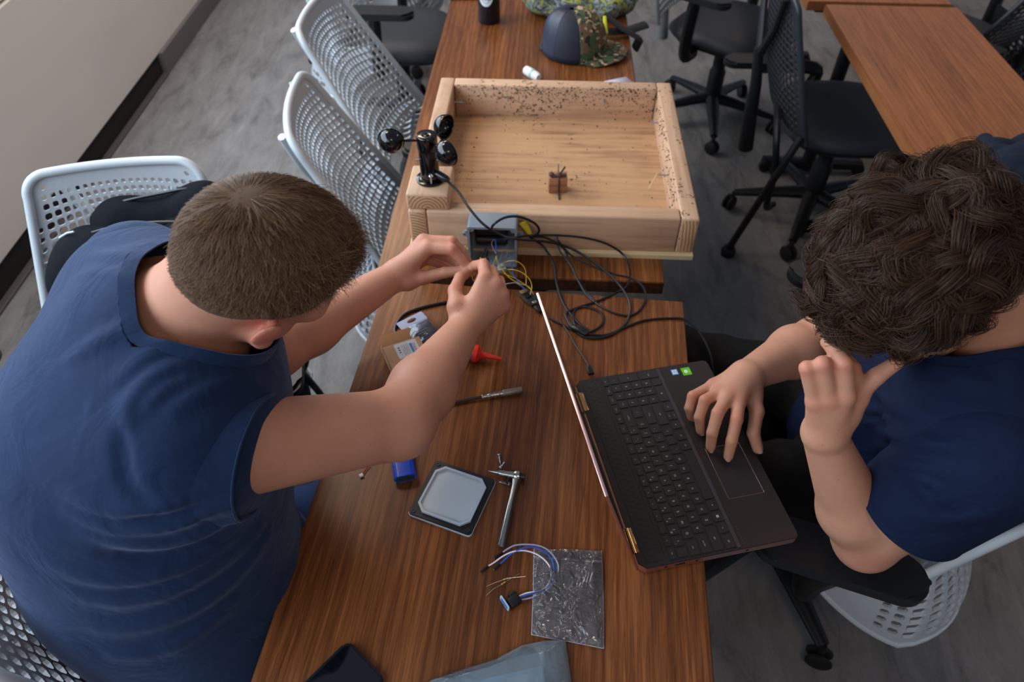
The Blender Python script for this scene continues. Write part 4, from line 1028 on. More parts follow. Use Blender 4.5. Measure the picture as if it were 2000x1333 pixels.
# ------------------------------------------------------------------ jumper wires, coupler and little board at the enclosure
wy=mat('wire_yellow',srgb(214,176,44),.4); wb=mat('wire_blue',srgb(40,92,200),.4); wg=mat('wire_green',srgb(36,140,124),.4); wr=mat('wire_red',srgb(170,34,34),.4); wbr=mat('wire_brown',srgb(128,98,92),.5); ww=mat('wire_grey',srgb(190,190,192),.5)
zz=lambda l,s=6.665,ox=900,oy=440:[T(ox+a/s,oy+b_/s,z) for a,b_,z in l]
wires=[('yellow jumper wire arching highest from the coupler to the board',wy,[(540,510,.765),(600,475,.785),(690,465,.79),(780,500,.785),(840,580,.775),(850,700,.76),(850,790,.752)]),
 ('yellow jumper wire in the outer arc to the right end of the board',wy,[(560,580,.765),(680,580,.775),(800,620,.772),(890,700,.765),(925,800,.756),(905,905,.749)]),
 ('yellow jumper wire dropping straight out of the enclosure to the board',wy,[(465,395,.80),(470,470,.79),(540,580,.775),(640,690,.765),(760,760,.757),(880,800,.752),(945,900,.748)]),
 ('yellow jumper wire lying lowest between hand and board',wy,[(380,575,.77),(480,590,.768),(580,640,.763),(700,690,.758),(820,765,.752),(900,830,.749)]),
 ('short yellow wire looping under the coupler beside the hand',wy,[(480,590,.765),(495,640,.76),(480,690,.752),(440,720,.746)]),
 ('yellow wire from the dark connectors to the coupler',wy,[(465,400,.80),(440,470,.785),(410,545,.775)]),
 ('blue wire hanging inside the enclosure',wb,[(445,180,.81),(458,260,.805),(462,370,.80)]),
 ('brown wire curved beside the blue one in the enclosure',wbr,[(430,185,.81),(402,240,.806),(430,320,.80),(462,375,.80)]),
 ('brown wire in a small loop above the white coupler',wbr,[(520,530,.77),(525,410,.785),(560,345,.79),(600,345,.79),(600,400,.785),(560,440,.78),(535,475,.775)]),
 ('blue wire from the brown loop down to the board',wb,[(600,385,.785),(645,450,.78),(675,570,.77),(690,650,.762),(760,760,.755),(850,855,.749)]),
 ('green wire from the coupler down to the board',wg,[(500,440,.78),(480,435,.782),(510,530,.775),(600,575,.77),(680,650,.762),(740,720,.757),(830,830,.749)]),
 ('grey wire lying on the table gap beside the hand',ww,[(515,820,.748),(570,775,.756),(650,757,.756),(720,755,.754),(800,800,.75)]),
 ('thin bare wire end beside the knuckles',ww,[(560,905,.7415),(608,910,.7415)]),
 ('red wire at the left inside edge of the enclosure',wr,[(155,70,.82),(115,190,.80),(60,325,.79)])]
for lab,m_,pts in wires: cable('jumper_wire',lab,zz(pts),.00095,m_,6,'thin wires at the enclosure','wire')
o=empty('wire_coupler',zz([(510,580,.768)])[0],.4,'translucent white plug joining the thin wires beside the hand','plug')
b=MB(); b.box((0,0,0),(.024,.014,.010),.0015); b.box((.004,.004,.004),(.012,.010,.010),.002); b.obj('housing',mat('nylon',srgb(196,202,196),.4,Transmission_Weight=.25),o)
b=MB(); b.box((-.012,.006,.001),(.006,.009,.007),.001); b.obj('latch',m_blackp,o)
for (a,b0,c,d),w_ in zip(((330,300,265,420),(350,330,330,420),(345,420,360,480)),('left of three in the enclosure mouth','middle of three in the enclosure mouth','lowest of three in the enclosure mouth')):
    cc=empty('crimp_connector',(0,0,0),0,'small black crimp connector with orange wire end, '+w_,'connector','black crimp connectors')
    bb=MB(); p=zz([(a,b0,.80),(c,d,.782)]); bb.tube([tuple(x) for x in p],.0022,6); bb.obj('housing',m_blackp,cc)
    bb=MB(); q=np.array(p[1]); bb.tube([q,q+(q-np.array(p[0]))*.2],.0018,6); bb.obj('wire_end',mat('orange',srgb(220,140,40),.4),cc)
a_,c_=T(1016,566,.7455),T(1047,595,.7455); M=frame((a_+c_)/2,c_-a_)
bd=empty('circuit_board',tuple((a_+c_)/2),0,'small circuit board with pins joined to the yellow wires','circuit board'); bd.matrix_world=M
b=MB(); b.box((0,0,0),(.049,.024,.0016),.0004); b.obj('board',mat('pcb',srgb(34,40,38),.4),bd)
b=MB(); b.box((-.004,0,.0022),(.016,.012,.0026),.0003); b.obj('chip',mat('chip',srgb(18,18,20),.3),bd)
b=MB(); b.box((-.017,.001,.002),(.010,.016,.0022),.0003); b.obj('shield',mat('copper_tan',srgb(190,140,84),.4,.7),bd)
b=MB(); b.box((.022,0,.0025),(.007,.009,.0035),.0004); b.obj('usb_port',m_steel,bd)
for s in (-1,1):
    b=MB(); 
    for k in range(13): b.box((-.021+k*.0033,s*.0105,.0018),(.0014,.0014,.004))
    b.obj('pin_row',m_nick,bd)
M2=frame(T(1052,604,.7475),c_-a_)
b=MB(); b.box((0,0,0),(.020,.011,.007),.0015,M=M2); tag(b.obj('usb_plug',mat('plug_black',srgb(16,18,22),.35)),'black micro usb plug in the end of the small circuit board','plug')
# small white piece held between the fingertips
b=MB(); b.box((0,0,0),(.006,.004,.004),.0006,M=frame(D(911,527,1.283),(1,.4,.3))); tag(b.obj('crimp_plug',mat('white_nylon',srgb(230,232,230),.4)),'tiny white plug pinched between the left man\'s fingertips','plug')
cable('jumper_wire','yellow wire hanging from the tiny plug between the fingertips',[D(915,530,1.285),D(921,538,1.287),D(924,547,1.29),D(930,556,1.30)],.001,wy,5,'thin wires at the enclosure','wire')
# yellow tape flag
tp=[(1024,434,.822),(1034,440,.82),(1038,450,.812),(1038,466,.798)]
b=MB(); L1=[Vector(T(1018+6*0,434,.822)),Vector(T(1031,441,.815)),Vector(T(1030,463,.795))]; 
b.grid(lambda u,v: Vector(T(1020+16*math.sin(u*1.5)+(v-.5)*(14-4*u)*math.cos(u*.9),434+32*u-6*(v-.5)*math.cos(u*2),.826-.03*u)),10,4)
tag(b.obj('tape_flag',mat('yellow_tape',srgb(226,206,32),.5),solid=.0008),'yellow tape flag folded round the black cable beside the enclosure','tape')
# ------------------------------------------------------------------ things on the near table
kraft=mat('kraft',srgb(206,162,118),.75); kraftd=mat('kraft_inside',srgb(160,112,70),.8)
zb=.7705; q0,q1,q2=T(747,680,zb),T(818,657,zb),T(774,732,zb)
M=frame(q0,q1-q0); M.translation.z=.7405; wbx=float(np.linalg.norm(q1-q0)); lbx=.082
cbx=empty('cardboard_box',(0,0,0),0,'small brown cardboard box with open end flap and white label','box'); cbx.matrix_world=M
Hb=.030
b=MB(); t1=.0008
for c,d in (((wbx/2,-lbx/2,.0005),(wbx,lbx,.001)),((wbx/2,-lbx/2,Hb),(wbx,lbx,.001)),((.0005,-lbx/2,Hb/2),(.001,lbx,Hb)),((wbx-.0005,-lbx/2,Hb/2),(.001,lbx,Hb)),((wbx/2,-lbx,Hb/2),(wbx,.001,Hb))): b.box(c,d)
b.obj('carton',kraft,cbx,smooth=False)
b=MB(); fl=[(0,0),(wbx,0),(wbx-.001,.036),(wbx-.006,.044),(.006,.044),(.001,.036)]
b.prism(fl,0,.0008,Matrix.Translation((0,.001,.004))@Matrix.Rotation(math.radians(14),4,'X')); b.obj('end_flap',kraftd,cbx,smooth=False)
b=MB(); b.prism([(0,0),(.025,0),(.024,.009),(.018,.013),(.004,.014)],0,.0008,Matrix(((0,0,-1,0),(0,1,0,0),(1,0,0,.003),(0,0,0,1)))); b.obj('dust_flap',kraft,cbx,smooth=False)
b=MB(); b.prism(rrect(.042,.038,.002,3,.041,-.022),Hb+.0006,Hb+.0009); 
LM=Matrix.Translation((.041,-.022,Hb+.0011))@Matrix.Rotation(-PI/2,4,'Z')
b.mi=1; put_text(b,'DANI',LM@Matrix.Translation((.003,.0135,0)),.0055,.024)
b.mi=2; b.box((.041+.0085,-.024,Hb+.0010),(.0042,.026,.0003))
b.mi=3
for r_,s_ in ((.0012,'FLAT LIPO BATTERY'),(-.0020,'3.7V 6600mAh'),(-.0052,'CHARGE 4.2V MAX'),(-.0084,'10 YEAR')): put_text(b,s_,LM@Matrix.Translation((0,r_+.001,0)),.0017,.028)
for k in range(3): b.box((.041-.0145,-.014-k*.006,Hb+.001),(.003,.0028,.0002))
b.obj('label',[mat('label_white',srgb(232,232,230),.5),mat('label_red',srgb(210,52,40),.5),mat('label_blue',srgb(60,140,210),.5),mat('ink',srgb(40,42,50),.6)],cbx,smooth=False)
def m_film(name,tint,milk,rough=.09,crease=.9,size=38):
    m=bpy.data.materials.new(name); m.use_nodes=True; nt=m.node_tree; nt.nodes.remove(nt.nodes['Principled BSDF']); out=nt.nodes['Material Output']
    tr=nt.nodes.new('ShaderNodeBsdfTransparent'); tr.inputs[0].default_value=(*tint,1)
    di=nt.nodes.new('ShaderNodeBsdfDiffuse'); di.inputs[0].default_value=(*tint,1); gl_=nt.nodes.new('ShaderNodeBsdfGlossy'); gl_.inputs['Roughness'].default_value=rough
    m1=nt.nodes.new('ShaderNodeMixShader'); m1.inputs[0].default_value=milk; nt.links.new(tr.outputs[0],m1.inputs[1]); nt.links.new(di.outputs[0],m1.inputs[2])
    tc=nt.nodes.new('ShaderNodeTexCoord'); nz=nt.nodes.new('ShaderNodeTexNoise'); nz.inputs['Scale'].default_value=size; nz.inputs['Detail'].default_value=3; nz.inputs['Distortion'].default_value=1.2; nt.links.new(tc.outputs['Object'],nz.inputs['Vector'])
    ab=nt.nodes.new('ShaderNodeMath'); ab.operation='SUBTRACT'; ab.inputs[1].default_value=.5; nt.links.new(nz.outputs['Fac'],ab.inputs[0]); a2=nt.nodes.new('ShaderNodeMath'); a2.operation='ABSOLUTE'; nt.links.new(ab.outputs[0],a2.inputs[0])
    bp__=nt.nodes.new('ShaderNodeBump'); bp__.inputs['Strength'].default_value=crease; bp__.inputs['Distance'].default_value=.012; nt.links.new(a2.outputs[0],bp__.inputs['Height']); nt.links.new(bp__.outputs[0],gl_.inputs['Normal']); nt.links.new(bp__.outputs[0],di.inputs['Normal'])
    fr=nt.nodes.new('ShaderNodeFresnel'); fr.inputs[0].default_value=1.75; nt.links.new(bp__.outputs[0],fr.inputs['Normal']); m2=nt.nodes.new('ShaderNodeMixShader'); nt.links.new(fr.outputs[0],m2.inputs[0]); nt.links.new(m1.outputs[0],m2.inputs[1]); nt.links.new(gl_.outputs[0],m2.inputs[2])
    nt.links.new(m2.outputs[0],out.inputs[0]); return m
pet_film=m_film('clear_plastic',(.95,.96,1.0),.05,.06,.4,30)
# blister pack
pet=None
card=mat('card_grey',srgb(150,156,178),.35); cardp=mat('card_print',srgb(206,214,228),.5)
p0,p1,p2=T(782,640,.745),T(816,604,.745),T(880,672,.745)
M=frame((p0+p1)/2,((p2-p1)+(T(842,680,.745)-T(800,650,.745))*0)); 
bp=empty('blister_pack',(0,0,0),0,'clear hanging pack with grey insert lying under the right forearm','packet'); bp.matrix_world=M
wd=float(np.linalg.norm(p1-p0))*.98
b=MB(); hang=rrect(.026,wd,.003,3,.011,0); ring_prism(b,hang,[(.009+a*.005,bb*.010) for a,bb in [(math.cos(2*PI*(k+.5)/len(hang)),math.sin(2*PI*(k+.5)/len(hang))) for k in range(len(hang))]],0,.0008,Matrix.Identity(4)); b.obj('hanger_card',card,bp,smooth=False)
def wrap(u,v): 
    x=.022+.085*u; y=(v-.5)*wd; e=math.sin(PI*v)**.5*math.sin(PI*min(1,max(0,u)))**.4
    return Vector((x,y,.002+.013*e+.0007*math.sin(x*180+y*90)*e))
b=MB(); b.grid(wrap,44,30); b.obj('bubble',pet_film,bp)
b=MB(); b.box((.066,0,.0012),(.08,wd*.9,.0008)); 
b.mi=1
for k in range(9): b.box((.045+.0055*k,.002*(k%3),.0018),(.0014,wd*.5-.004*(k%3),.0003))
b.obj('insert',[mat('insert_navy',srgb(56,66,96),.5),cardp],bp,smooth=False)
# glue tube with red nozzle
g0,g1=T(928,691,.7555),T(985,703,.7475); M=frame(g0,g1-g0)@Matrix.Rotation(PI/2,4,'Y')
gt=empty('glue_bottle',(0,0,0),0,'glue bottle with bright red conical nozzle beneath the right forearm','bottle'); gt.matrix_world=M
b=MB(); b.lathe([(0,-.075),(.014,-.075),(.0155,-.072),(.0155,-.006),(.0145,0),(0,0)],28); b.obj('bottle',mat('glue_body',srgb(120,112,140),.25,Transmission_Weight=.3),gt)
b=MB(); b.lathe([(.0,-.004),(.0168,-.004),(.0172,-.002),(.0172,.004),(.013,.008),(.0085,.0115),(.0062,.016),(.0052,.024),(.0032,.046),(.0030,.0465),(.0030,.050),(.0018,.051),(0,.051)],28); b.obj('nozzle',mat('nozzle_red',srgb(226,46,26),.35),gt)
# blue battery
a_,c_=T(783,880,.758),T(791,930,.757); M=frame(c_,a_-c_); M.translation.z=.7405
bt=empty('battery_pack',(0,0,0),0,'bright blue shrink-wrapped battery pack partly under the elbow','battery'); bt.matrix_world=M
prof=rrect(.037,.0185,.009,8,0,.0093)
b=MB(); b.prism(prof,-.070,0,Matrix.Rotation(-PI/2,4,'Z')@Matrix.Rotation(PI/2,4,'X') if False else Matrix(((0,0,-1,0),(1,0,0,0),(0,1,0,0),(0,0,0,1)))); b.obj('wrap',mat('battery_blue',srgb(20,66,190),.25),bt,angle=50)
b=MB(); b.prism(rrect(.030,.0125,.006,6,0,.0093),-.0,.0006,Matrix(((0,0,-1,0),(1,0,0,0),(0,1,0,0),(0,0,0,1)))); b.obj('end_cap',mat('end_green',srgb(24,52,48),.4),bt,smooth=False)
bl=empty('battery_lead',T(706,930,.7415),0,'short red lead with a tiny white plug left of the blue battery','wire'); bz=T(706,930,.7415)
b=MB(); b.tube(onto(spline([T(722,909,.743),T(716,916,.743),T(709,926,.743)],5),bz),.0009,6); b.obj('wire',wr,bl)
b=MB(); b.box((0,0,.0015),(.0065,.0055,.0035),.0005,M=Matrix.Rotation(.5,4,'Z')); b.obj('plug',mat('white_nylon',srgb(230,232,230),.4),bl)
# enclosure lid, face down
c=[T(852,899,.745),T(968,938,.745),T(921,1050,.745),T(795,1004,.745)]
M=frame(sum(c)/4,(c[1]-c[0])+(c[2]-c[3])); M.translation.z=.7403; s1=float(np.linalg.norm(c[1]-c[0])+np.linalg.norm(c[2]-c[3]))/2; s2=float(np.linalg.norm(c[3]-c[0])+np.linalg.norm(c[2]-c[1]))/2
ld=empty('lid_panel',(0,0,0),0,'square grey plastic lid with black gasket lying face down','lid'); ld.matrix_world=M
def octo(w,h,ch): return [(w/2,h/2-ch),(w/2-ch,h/2),(-w/2+ch,h/2),(-w/2,h/2-ch),(-w/2,-h/2+ch),(-w/2+ch,-h/2),(w/2-ch,-h/2),(w/2,-h/2+ch)]
lidm=mat('lid_grey',srgb(184,194,204),.34)
b=MB(); b.prism(rrect(s1,s2,.006,4),0,.004,bev=.0008); b.obj('plate',lidm,ld,angle=30)
b=MB(); b.prism(rrect(s1-.0015,s2-.0015,.006,4),.004,.0066,bev=.0006); b.obj('gasket',mat('gasket',srgb(22,24,28),.5),ld,angle=30)
b=MB(); ring_prism(b,octo(s1-.018,s2-.018,.0125),octo(s1-.0245,s2-.0245,.0115),.0108,.0055,Matrix.Identity(4)); b.prism(octo(s1-.0235,s2-.0235,.0115),.0064,.0071); b.obj('inner_rim',lidm,ld,smooth=False)
for sx in (-1,1):
    for sy in (-1,1):
        b=MB(); b.lathe([(.0016,.0068),(.0016,.0076),(.0036,.0076),(.0038,.0066)],16,Matrix.Translation((sx*(s1/2-.0075),sy*(s2/2-.0075),0)),cap=False); b.tube([(sx*(s1/2-.0075),sy*(s2/2-.0075),.0062),(sx*(s1/2-.0075),sy*(s2/2-.0075),.0069)],.0017,10); b.obj('screw_hole',mat('gasket2',srgb(34,36,40),.5),ld)
# screws
def loose_screw(head,tip,label,hz=.0035):
    a,c=T(*head,.7435),T(*tip,.7418); ln=float(np.linalg.norm(c-a)); b=screw_mesh(ln*.93,.0021,'pan',.0039)
    M=frame(a,c-a)@Matrix.Rotation(-PI/2,4,'Y'); bmesh.ops.transform(b.bm,matrix=M,verts=b.bm.verts[:])
    tag(b.obj('screw',m_zinc),label,'screw','loose zinc screws by the lid')
loose_screw((975,891),(978,911),'zinc screw pointing down, upper left of the crossed pair')
loose_screw((978,914),(988,898),'zinc screw leaning right, lower head of the crossed pair')
loose_screw((993,946),(970,941),'zinc screw lying sideways right against the lid corner')
# ratchet bit driver
m_chr=mat('satin_chrome',srgb(184,186,180),.24,1.0)
r0,r1=T(1010,930,.748),T(978,1070,.7455)
rg=empty('ratchet_driver',tuple(r0),0,'satin chrome ratchet handle with a screwdriver bit, right of the lid','tool')
ax=r1-r0; L_=float(np.linalg.norm(ax)); M=frame((0,0,0),ax)
b=MB(); b.tube([(.000,0,0),(.010,0,0),(.018,0,0),(.045,0,.001),(.055,0,0),(L_*.97,0,0),(L_,0,0)],[.0075,.0072,.0052,.0048,.0056,.0058,.0050],14,M=M,flat=.65,up=(0,0,1)); b.obj('handle',m_chr,rg)
b=MB(); b.lathe([(0,-.005),(.0085,-.005),(.0092,-.004),(.0092,.004),(.0085,.005),(0,.005)],24,M@Matrix.Rotation(-PI/2,4,'X')); b.obj('head',m_chr,rg)
sd=np.cross(ax/L_,[0,0,1]); 
if (T(960,930)-T(1010,930))@sd<0: sd=-sd
Mb=frame((0,0,0),sd)
b=MB(); b.tube([(.005,0,0),(.014,0,0),(.0145,0,0),(.026,0,0),(.0262,0,0),(.030,0,0),(.031,0,0),(.038,0,0),(.040,0,0),(.0475,0,0)],[.0062,.0062,.0054,.0054,.0048,.0046,.0032,.0026,.0022,.0006],12,M=Mb); b.obj('bit_socket',m_chr,rg)
b=MB(); b.tube([(-.005,0,0),(-.013,0,0)],[.0055,.0045],12,M=Mb); b.box((.010,-.013,-.001) ,(.014,.004,.004),.001,M=M); b.obj('selector',mat('tool_black',srgb(28,28,30),.35),rg)
# little sensor with three jumper wires
zc=lambda l,s=4.348,ox=800,oy=1030:[T(ox+a/s,oy+b_/s,z) for a,b_,z in l]
so_=zc([(860,650,.745)])[0]; se=empty('sensor_module',tuple(so_),0,'tiny blue sensor board on black plug with white, blue and grey wires','sensor')
for nm,mm_,pts in (('wire',mat('wire_white',srgb(232,230,236),.4),[(905,598,.747),(1000,560,.746),(1120,540,.744),(1180,480,.746),(1200,400,.75),(1180,320,.754),(1110,250,.757),(1030,212,.758),(950,200,.758),(870,212,.757),(790,250,.752),(720,300,.746),(668,332,.743)]),
                ('wire',mat('wire_royal',srgb(28,84,196),.4),[(920,610,.747),(1020,570,.746),(1140,535,.745),(1205,470,.748),(1228,380,.752),(1215,290,.756),(1160,220,.760),(1090,180,.763),(1020,170,.763),(940,188,.760),(860,232,.754),(800,285,.748),(772,312,.744)]),
                ('wire',mat('wire_lilac',srgb(158,160,190),.4),[(935,622,.746),(1050,595,.745),(1170,530,.745),(1240,440,.749),(1264,350,.753),(1245,280,.757),(1180,200,.762),(1100,160,.764),(1000,148,.764),(900,155,.762),(840,182,.758),(795,212,.75)])):
    b=MB(); b.tube(onto(spline(zc(pts),6),so_),.00115,8); b.obj(nm,mm_,se)
for a,c,e in (((668,332),(605,385),(603,412)),((772,312),(716,362),(712,374)),((795,212),(720,262),(718,280))):
    b=MB(); p=zc([(*a,.743),(*c,.743)]); M=frame(tuple((p[0]+p[1])/2-so_),p[1]-p[0]); b.box((0,0,0),(float(np.linalg.norm(p[1]-p[0])),.0028,.0028),.0004,M=M); o=b.obj('plug_end',m_blackp,se)
    b=MB(); b.tube(onto([zc([(*c,.743)])[0],zc([(*e,.743)])[0]],so_),.0005,6); b.obj('pin',m_nick,o)
b=MB(); p=zc([(915,600,.747),(850,640,.748)]); M=frame(tuple((p[0]+p[1])/2-so_),p[1]-p[0]); b.box((0,.002,0),(.018,.014,.009),.0008,M=M); b.box((-.003,-.007,0),(.012,.006,.006),.0006,M=M); b.obj('header_plug',m_blackp,se)
b=MB(); b.prism(rrect(.022,.012,.002,3),-.0008,.0008,M@Matrix.Translation((.013,-.003,-.001))@Matrix.Rotation(PI/2,4,'Y')@Matrix.Rotation(PI/2,4,'Z')); b.mi=1; b.prism(rrect(.016,.008,.001,3),.0008,.0011,M@Matrix.Translation((.013,-.003,-.001))@Matrix.Rotation(PI/2,4,'Y')@Matrix.Rotation(PI/2,4,'Z')); b.obj('board',[mat('board_pale',srgb(196,214,232),.4),mat('board_blue',srgb(60,130,210),.4)],se)
# resistors
for lab,pts,bb in (('carbon resistor with upper straight leads crossing the other',[(652,505),(720,475),(790,450),(800,446),(820,440),(860,432),(985,420)],(3,4)),('carbon resistor with bent leads, lower of the crossed pair',[(650,585),(710,530),(775,492),(782,488),(802,474),(860,438),(935,396)],(3,4))):
    P=[np.array(p) for p in zc([(a,b_,.7418) for a,b_ in pts])]; c0=P[3]; rs=empty('resistor',tuple(c0),0,lab,'resistor','loose resistors')
    b=MB(); b.tube(onto(P,c0),.0004,6); b.obj('lead',m_nick,rs)
    d=P[4]-P[3]; M=frame((0,0,0),d); b=MB(); b.lathe([(0,-.0005),(.0011,0),(.0014,.0008),(.0010,.0018),(.0010,.0045),(.0014,.0055),(.0011,.0063),(0,.0068)],12,M@Matrix.Rotation(PI/2,4,'Y')); o=b.obj('body',mat('resistor_tan',srgb(204,168,120),.4),rs)
    b=MB()
    for k,x in enumerate((.0012,.0026,.0038)): b.tube([(x,0,0),(x+.0006,0,0)],.00125,12,M=M)
    b.obj('band',mat('band_orange',srgb(222,110,40),.4),o)
# zip bag: two thin crumpled films
film=m_film('bag_film',(.93,.93,.97),.07)
def film_sheet(mb,corners,h,seed,nu=46,nv=56,edge=.35,amp=.0045,freq=1.0):
    r=np.random.default_rng(seed); K=[(r.uniform(-1,1,2)*r.uniform(15,70)*freq,r.uniform(0,6.28),r.uniform(.2,1)) for _ in range(16)]
    A,B_,C,D_=[np.array(x) for x in corners]
    def fn(u,v):
        p=A*(1-u)*(1-v)+B_*u*(1-v)+C*u*v+D_*(1-u)*v
        s=sum(w*abs(math.sin((k[0]*p[0]+k[1]*p[1])+ph)) for k,ph,w in K)/5.0
        e=min(1,min(u,1-u,v,1-v)*7); wob=.0007*math.sin(u*9+v*7+seed)
        return Vector((p[0]+(1-e)*wob*1.2,p[1]+(1-e)*wob,p[2]+h*(.3+.7*e)+amp*s*(edge+(1-edge)*e)))
    return mb.grid(fn,nu,nv)
zbc=zc([(1055,190,.7405),(1630,205,.7405),(1648,1035,.7405),(1035,918,.7405)])
zg=empty('zip_bag',(0,0,0),0,'small clear zip bag lying empty on the walnut table','bag')
b=MB(); film_sheet(b,zbc,.0012,3,amp=.008,freq=1.3); b.obj('film',film,zg)
b=MB(); film_sheet(b,zbc,.0000,8,amp=.0012); b.obj('film',film,zg)
zs=mat('zip_strip',(.75,.75,.92),.25,Alpha=.6)
b=MB(); a_,c_=zc([(1052,252,.7432),(1628,292,.7432)]); b.tube([a_,(a_+c_)/2+(0,0,.0015),c_],.0007,6); a_,c_=zc([(1052,262,.7432),(1628,302,.7432)]); b.tube([a_,(a_+c_)/2+(0,0,.0015),c_],.0006,6); b.obj('zip_strip',zs,zg)
b=MB(); q=zbc; 
for i,j in ((0,3),(1,2),(3,2)): 
    b.tube([tuple(np.array(q[i])+(0,0,.0012)),tuple((np.array(q[i])+np.array(q[j]))/2+(0.0008,0,.0014)),tuple(np.array(q[j])+(0,0,.0012))],.00045,5)
b.obj('seam',zs,zg)
# blue tinted bag at the bottom edge
bf=m_film('blue_film',(.66,.82,.93),.22,.12,.45,13)
bg_=empty('blue_bag',(0,0,0),0,'pale blue plastic bag at the bottom edge of the frame','bag')
bc=[T(1104,1252,.742),T(1112,1420,.742),T(760,1460,.742),T(840,1333,.742)]
def bagfn(seed,amp,h):
    r=np.random.default_rng(seed); K=[(r.uniform(-1,1,2)*r.uniform(12,55),r.uniform(0,6.28),r.uniform(.2,1)) for _ in range(14)]
    top=[T(840,1333,.741),T(900,1312,.741),T(970,1290,.741),T(1020,1262,.741),T(1060,1254,.741),T(1104,1252,.741)]
    bot=[T(700,1440,.741),T(780,1450,.741),T(870,1450,.741),T(980,1450,.741),T(1060,1440,.741),T(1128,1420,.741)]
    def fn(u,v):
        x=u*5; i=min(4,int(x)); f=x-i; a=top[i]*(1-f)+top[i+1]*f; c=bot[i]*(1-f)+bot[i+1]*f; p=a*(1-v)+c*v
        s=sum(w*abs(math.sin(k[0]*p[0]+k[1]*p[1]+ph)) for k,ph,w in K)/4.5; e=min(1,min(u,1-u,v,1-v)*5)
        return Vector((p[0],p[1],p[2]+h*math.sqrt(e)+amp*s*(.3+.7*e)))
    return fn
b=MB(); b.grid(bagfn(11,.011,.016),90,60); b.obj('film',bf,bg_)
b=MB(); b.grid(bagfn(5,.001,.0005),30,20); b.obj('film',bf,bg_)
b=MB(); M=frame(T(1008,1362,.7475),(1,.22,0)); b.box((0,0,0),(.085,.060,.008),.003,M=M); b.mi=1; b.box((.012,.008,.0045),(.040,.030,.0006),M=M); b.obj('contents',[mat('bag_inner',srgb(150,198,222),.5),mat('bag_white',srgb(236,240,244),.5)],bg_)
# phone
p0=T(678,1262,.747); M=frame(p0,T(742,1330,.747)-p0); M.translation.z=.7402
ph=empty('phone',(0,0,0),0,'black smartphone with glossy screen at the bottom edge of the table','phone'); ph.matrix_world=M
b=MB(); 
b.prism(rrect(.078,.150,.011,6,.034,-.069),0,.008,bev=.002); b.obj('phone_case',mat('case_black',srgb(18,20,24),.3),ph,angle=30)
b=MB(); b.prism(rrect(.071,.143,.009,6,.034,-.069),.008,.0086,bev=.0003); b.obj('screen',mat('screen_glass',srgb(10,14,20),.05,spec=.8),ph,angle=30)
# ------------------------------------------------------------------ laptop
LX,LY,LA=.1859,.4465,.2068
lap=empty('laptop',(LX,LY,.7405),LA,'dark brown laptop with rose copper edges open at the right of the table','laptop')
ash=mat('ash_brown',srgb(62,54,52),.42,.55); ashk=mat('key_black',srgb(36,33,34),.5); cop=mat('rose_copper',srgb(222,180,172),.34,1.0); gold=mat('hinge_gold',srgb(228,170,110),.2,1.0)
deckm=mat('deck_brown',srgb(52,46,45),.45,.4); leg_=mat('key_legend',srgb(196,198,204),.5); grim=mat('speaker_dark',srgb(30,27,27),.55)
b=MB(); outl=[(.010,0),(.244,0),(.249,.003),(.250,.010),(.250,.351),(.249,.358),(.244,.361),(.010,.361),(.0,.351),(.0,.010)]
b.prism(outl,.0035,.0165,bev=.0); b.obj('base_edge',cop,lap,smooth=False)
b=MB(); b.prism([(x*(1 if x>.2 else 1),y) for x,y in outl],.0165,.0185,bev=.0006); b.obj('top_case',ash,lap,smooth=False)
b=MB(); b.prism([(x*.96+.005,y*.97+.0055) for x,y in outl],.0,.0035); b.obj('bottom',m_blackp,lap,smooth=False)
b=MB(); b.box((.0975,.1805,.0187),(.112,.352,.0006)); b.obj('keyboard_deck',deckm,lap,smooth=False)
b=MB(); b.box((.024,.1805,.0188),(.025,.345,.0007)); 
for k in range(34):
    for s in (-1,1):
        y=.012+k*.0101; b.tube([(.0125,y,.0191),(.0355,y+s*.0115,.0191)],.00022,3,cap=False)
b.obj('speaker_grille',[grim],lap,smooth=False)
b=MB(); b.prism([(.1515,.003),(.1575,.003),(.1575,.358),(.1515,.358)],.0186,.0196,bev=.0); b.obj('accent_strip',mat('accent_grey',srgb(96,88,90),.3,.7),lap,smooth=False)
KZ=.0192; p=.0187; rows=[.0530,.0682,.0866,.1053,.1240,.1427]
keys=[]
def key(x,y,dx,dy,txt=None,sz=.0034,sub=None): keys.append((x,y,dx,dy,txt,sz,sub))
fn=['esc','?','-','*','<','<<','M','-','+','|<','>','>|','A','prt sc','delete','home','end']
for k,t_ in enumerate(fn): key(rows[0],.0139+k*.02077,.0098,.0178,t_,.0017 if len(t_)>1 else .0026)
key(rows[1],.0128,.0158,.0140,'`',.003)
for k,t_ in enumerate('1234567890-='): key(rows[1],.0305+k*p,.0158,.0158,t_,.0034,'!@#$%^&*()_+'[k])
key(rows[1],.2625,.0158,.0360,'backspace',.0018)
key(rows[2],.0165,.0158,.0235,'tab',.0020)
for k,t_ in enumerate('QWERTYUIOP[]'): key(rows[2],.0395+k*p,.0158,.0158,t_,.0037)
key(rows[2],.2705,.0158,.0200,'\\',.0034)
key(rows[3],.0190,.0158,.0290,'caps lock',.0018)
for k,t_ in enumerate("ASDFGHJKL;'"): key(rows[3],.0448+k*p,.0158,.0158,t_,.0037)
key(rows[3],.2620,.0158,.0370,'enter',.0020)
key(rows[4],.0240,.0158,.0390,'shift',.0020)
for k,t_ in enumerate('ZXCVBNM,./'): key(rows[4],.0544+k*p,.0158,.0158,t_,.0037)
key(rows[4],.2590,.0158,.0430,'shift',.0020)
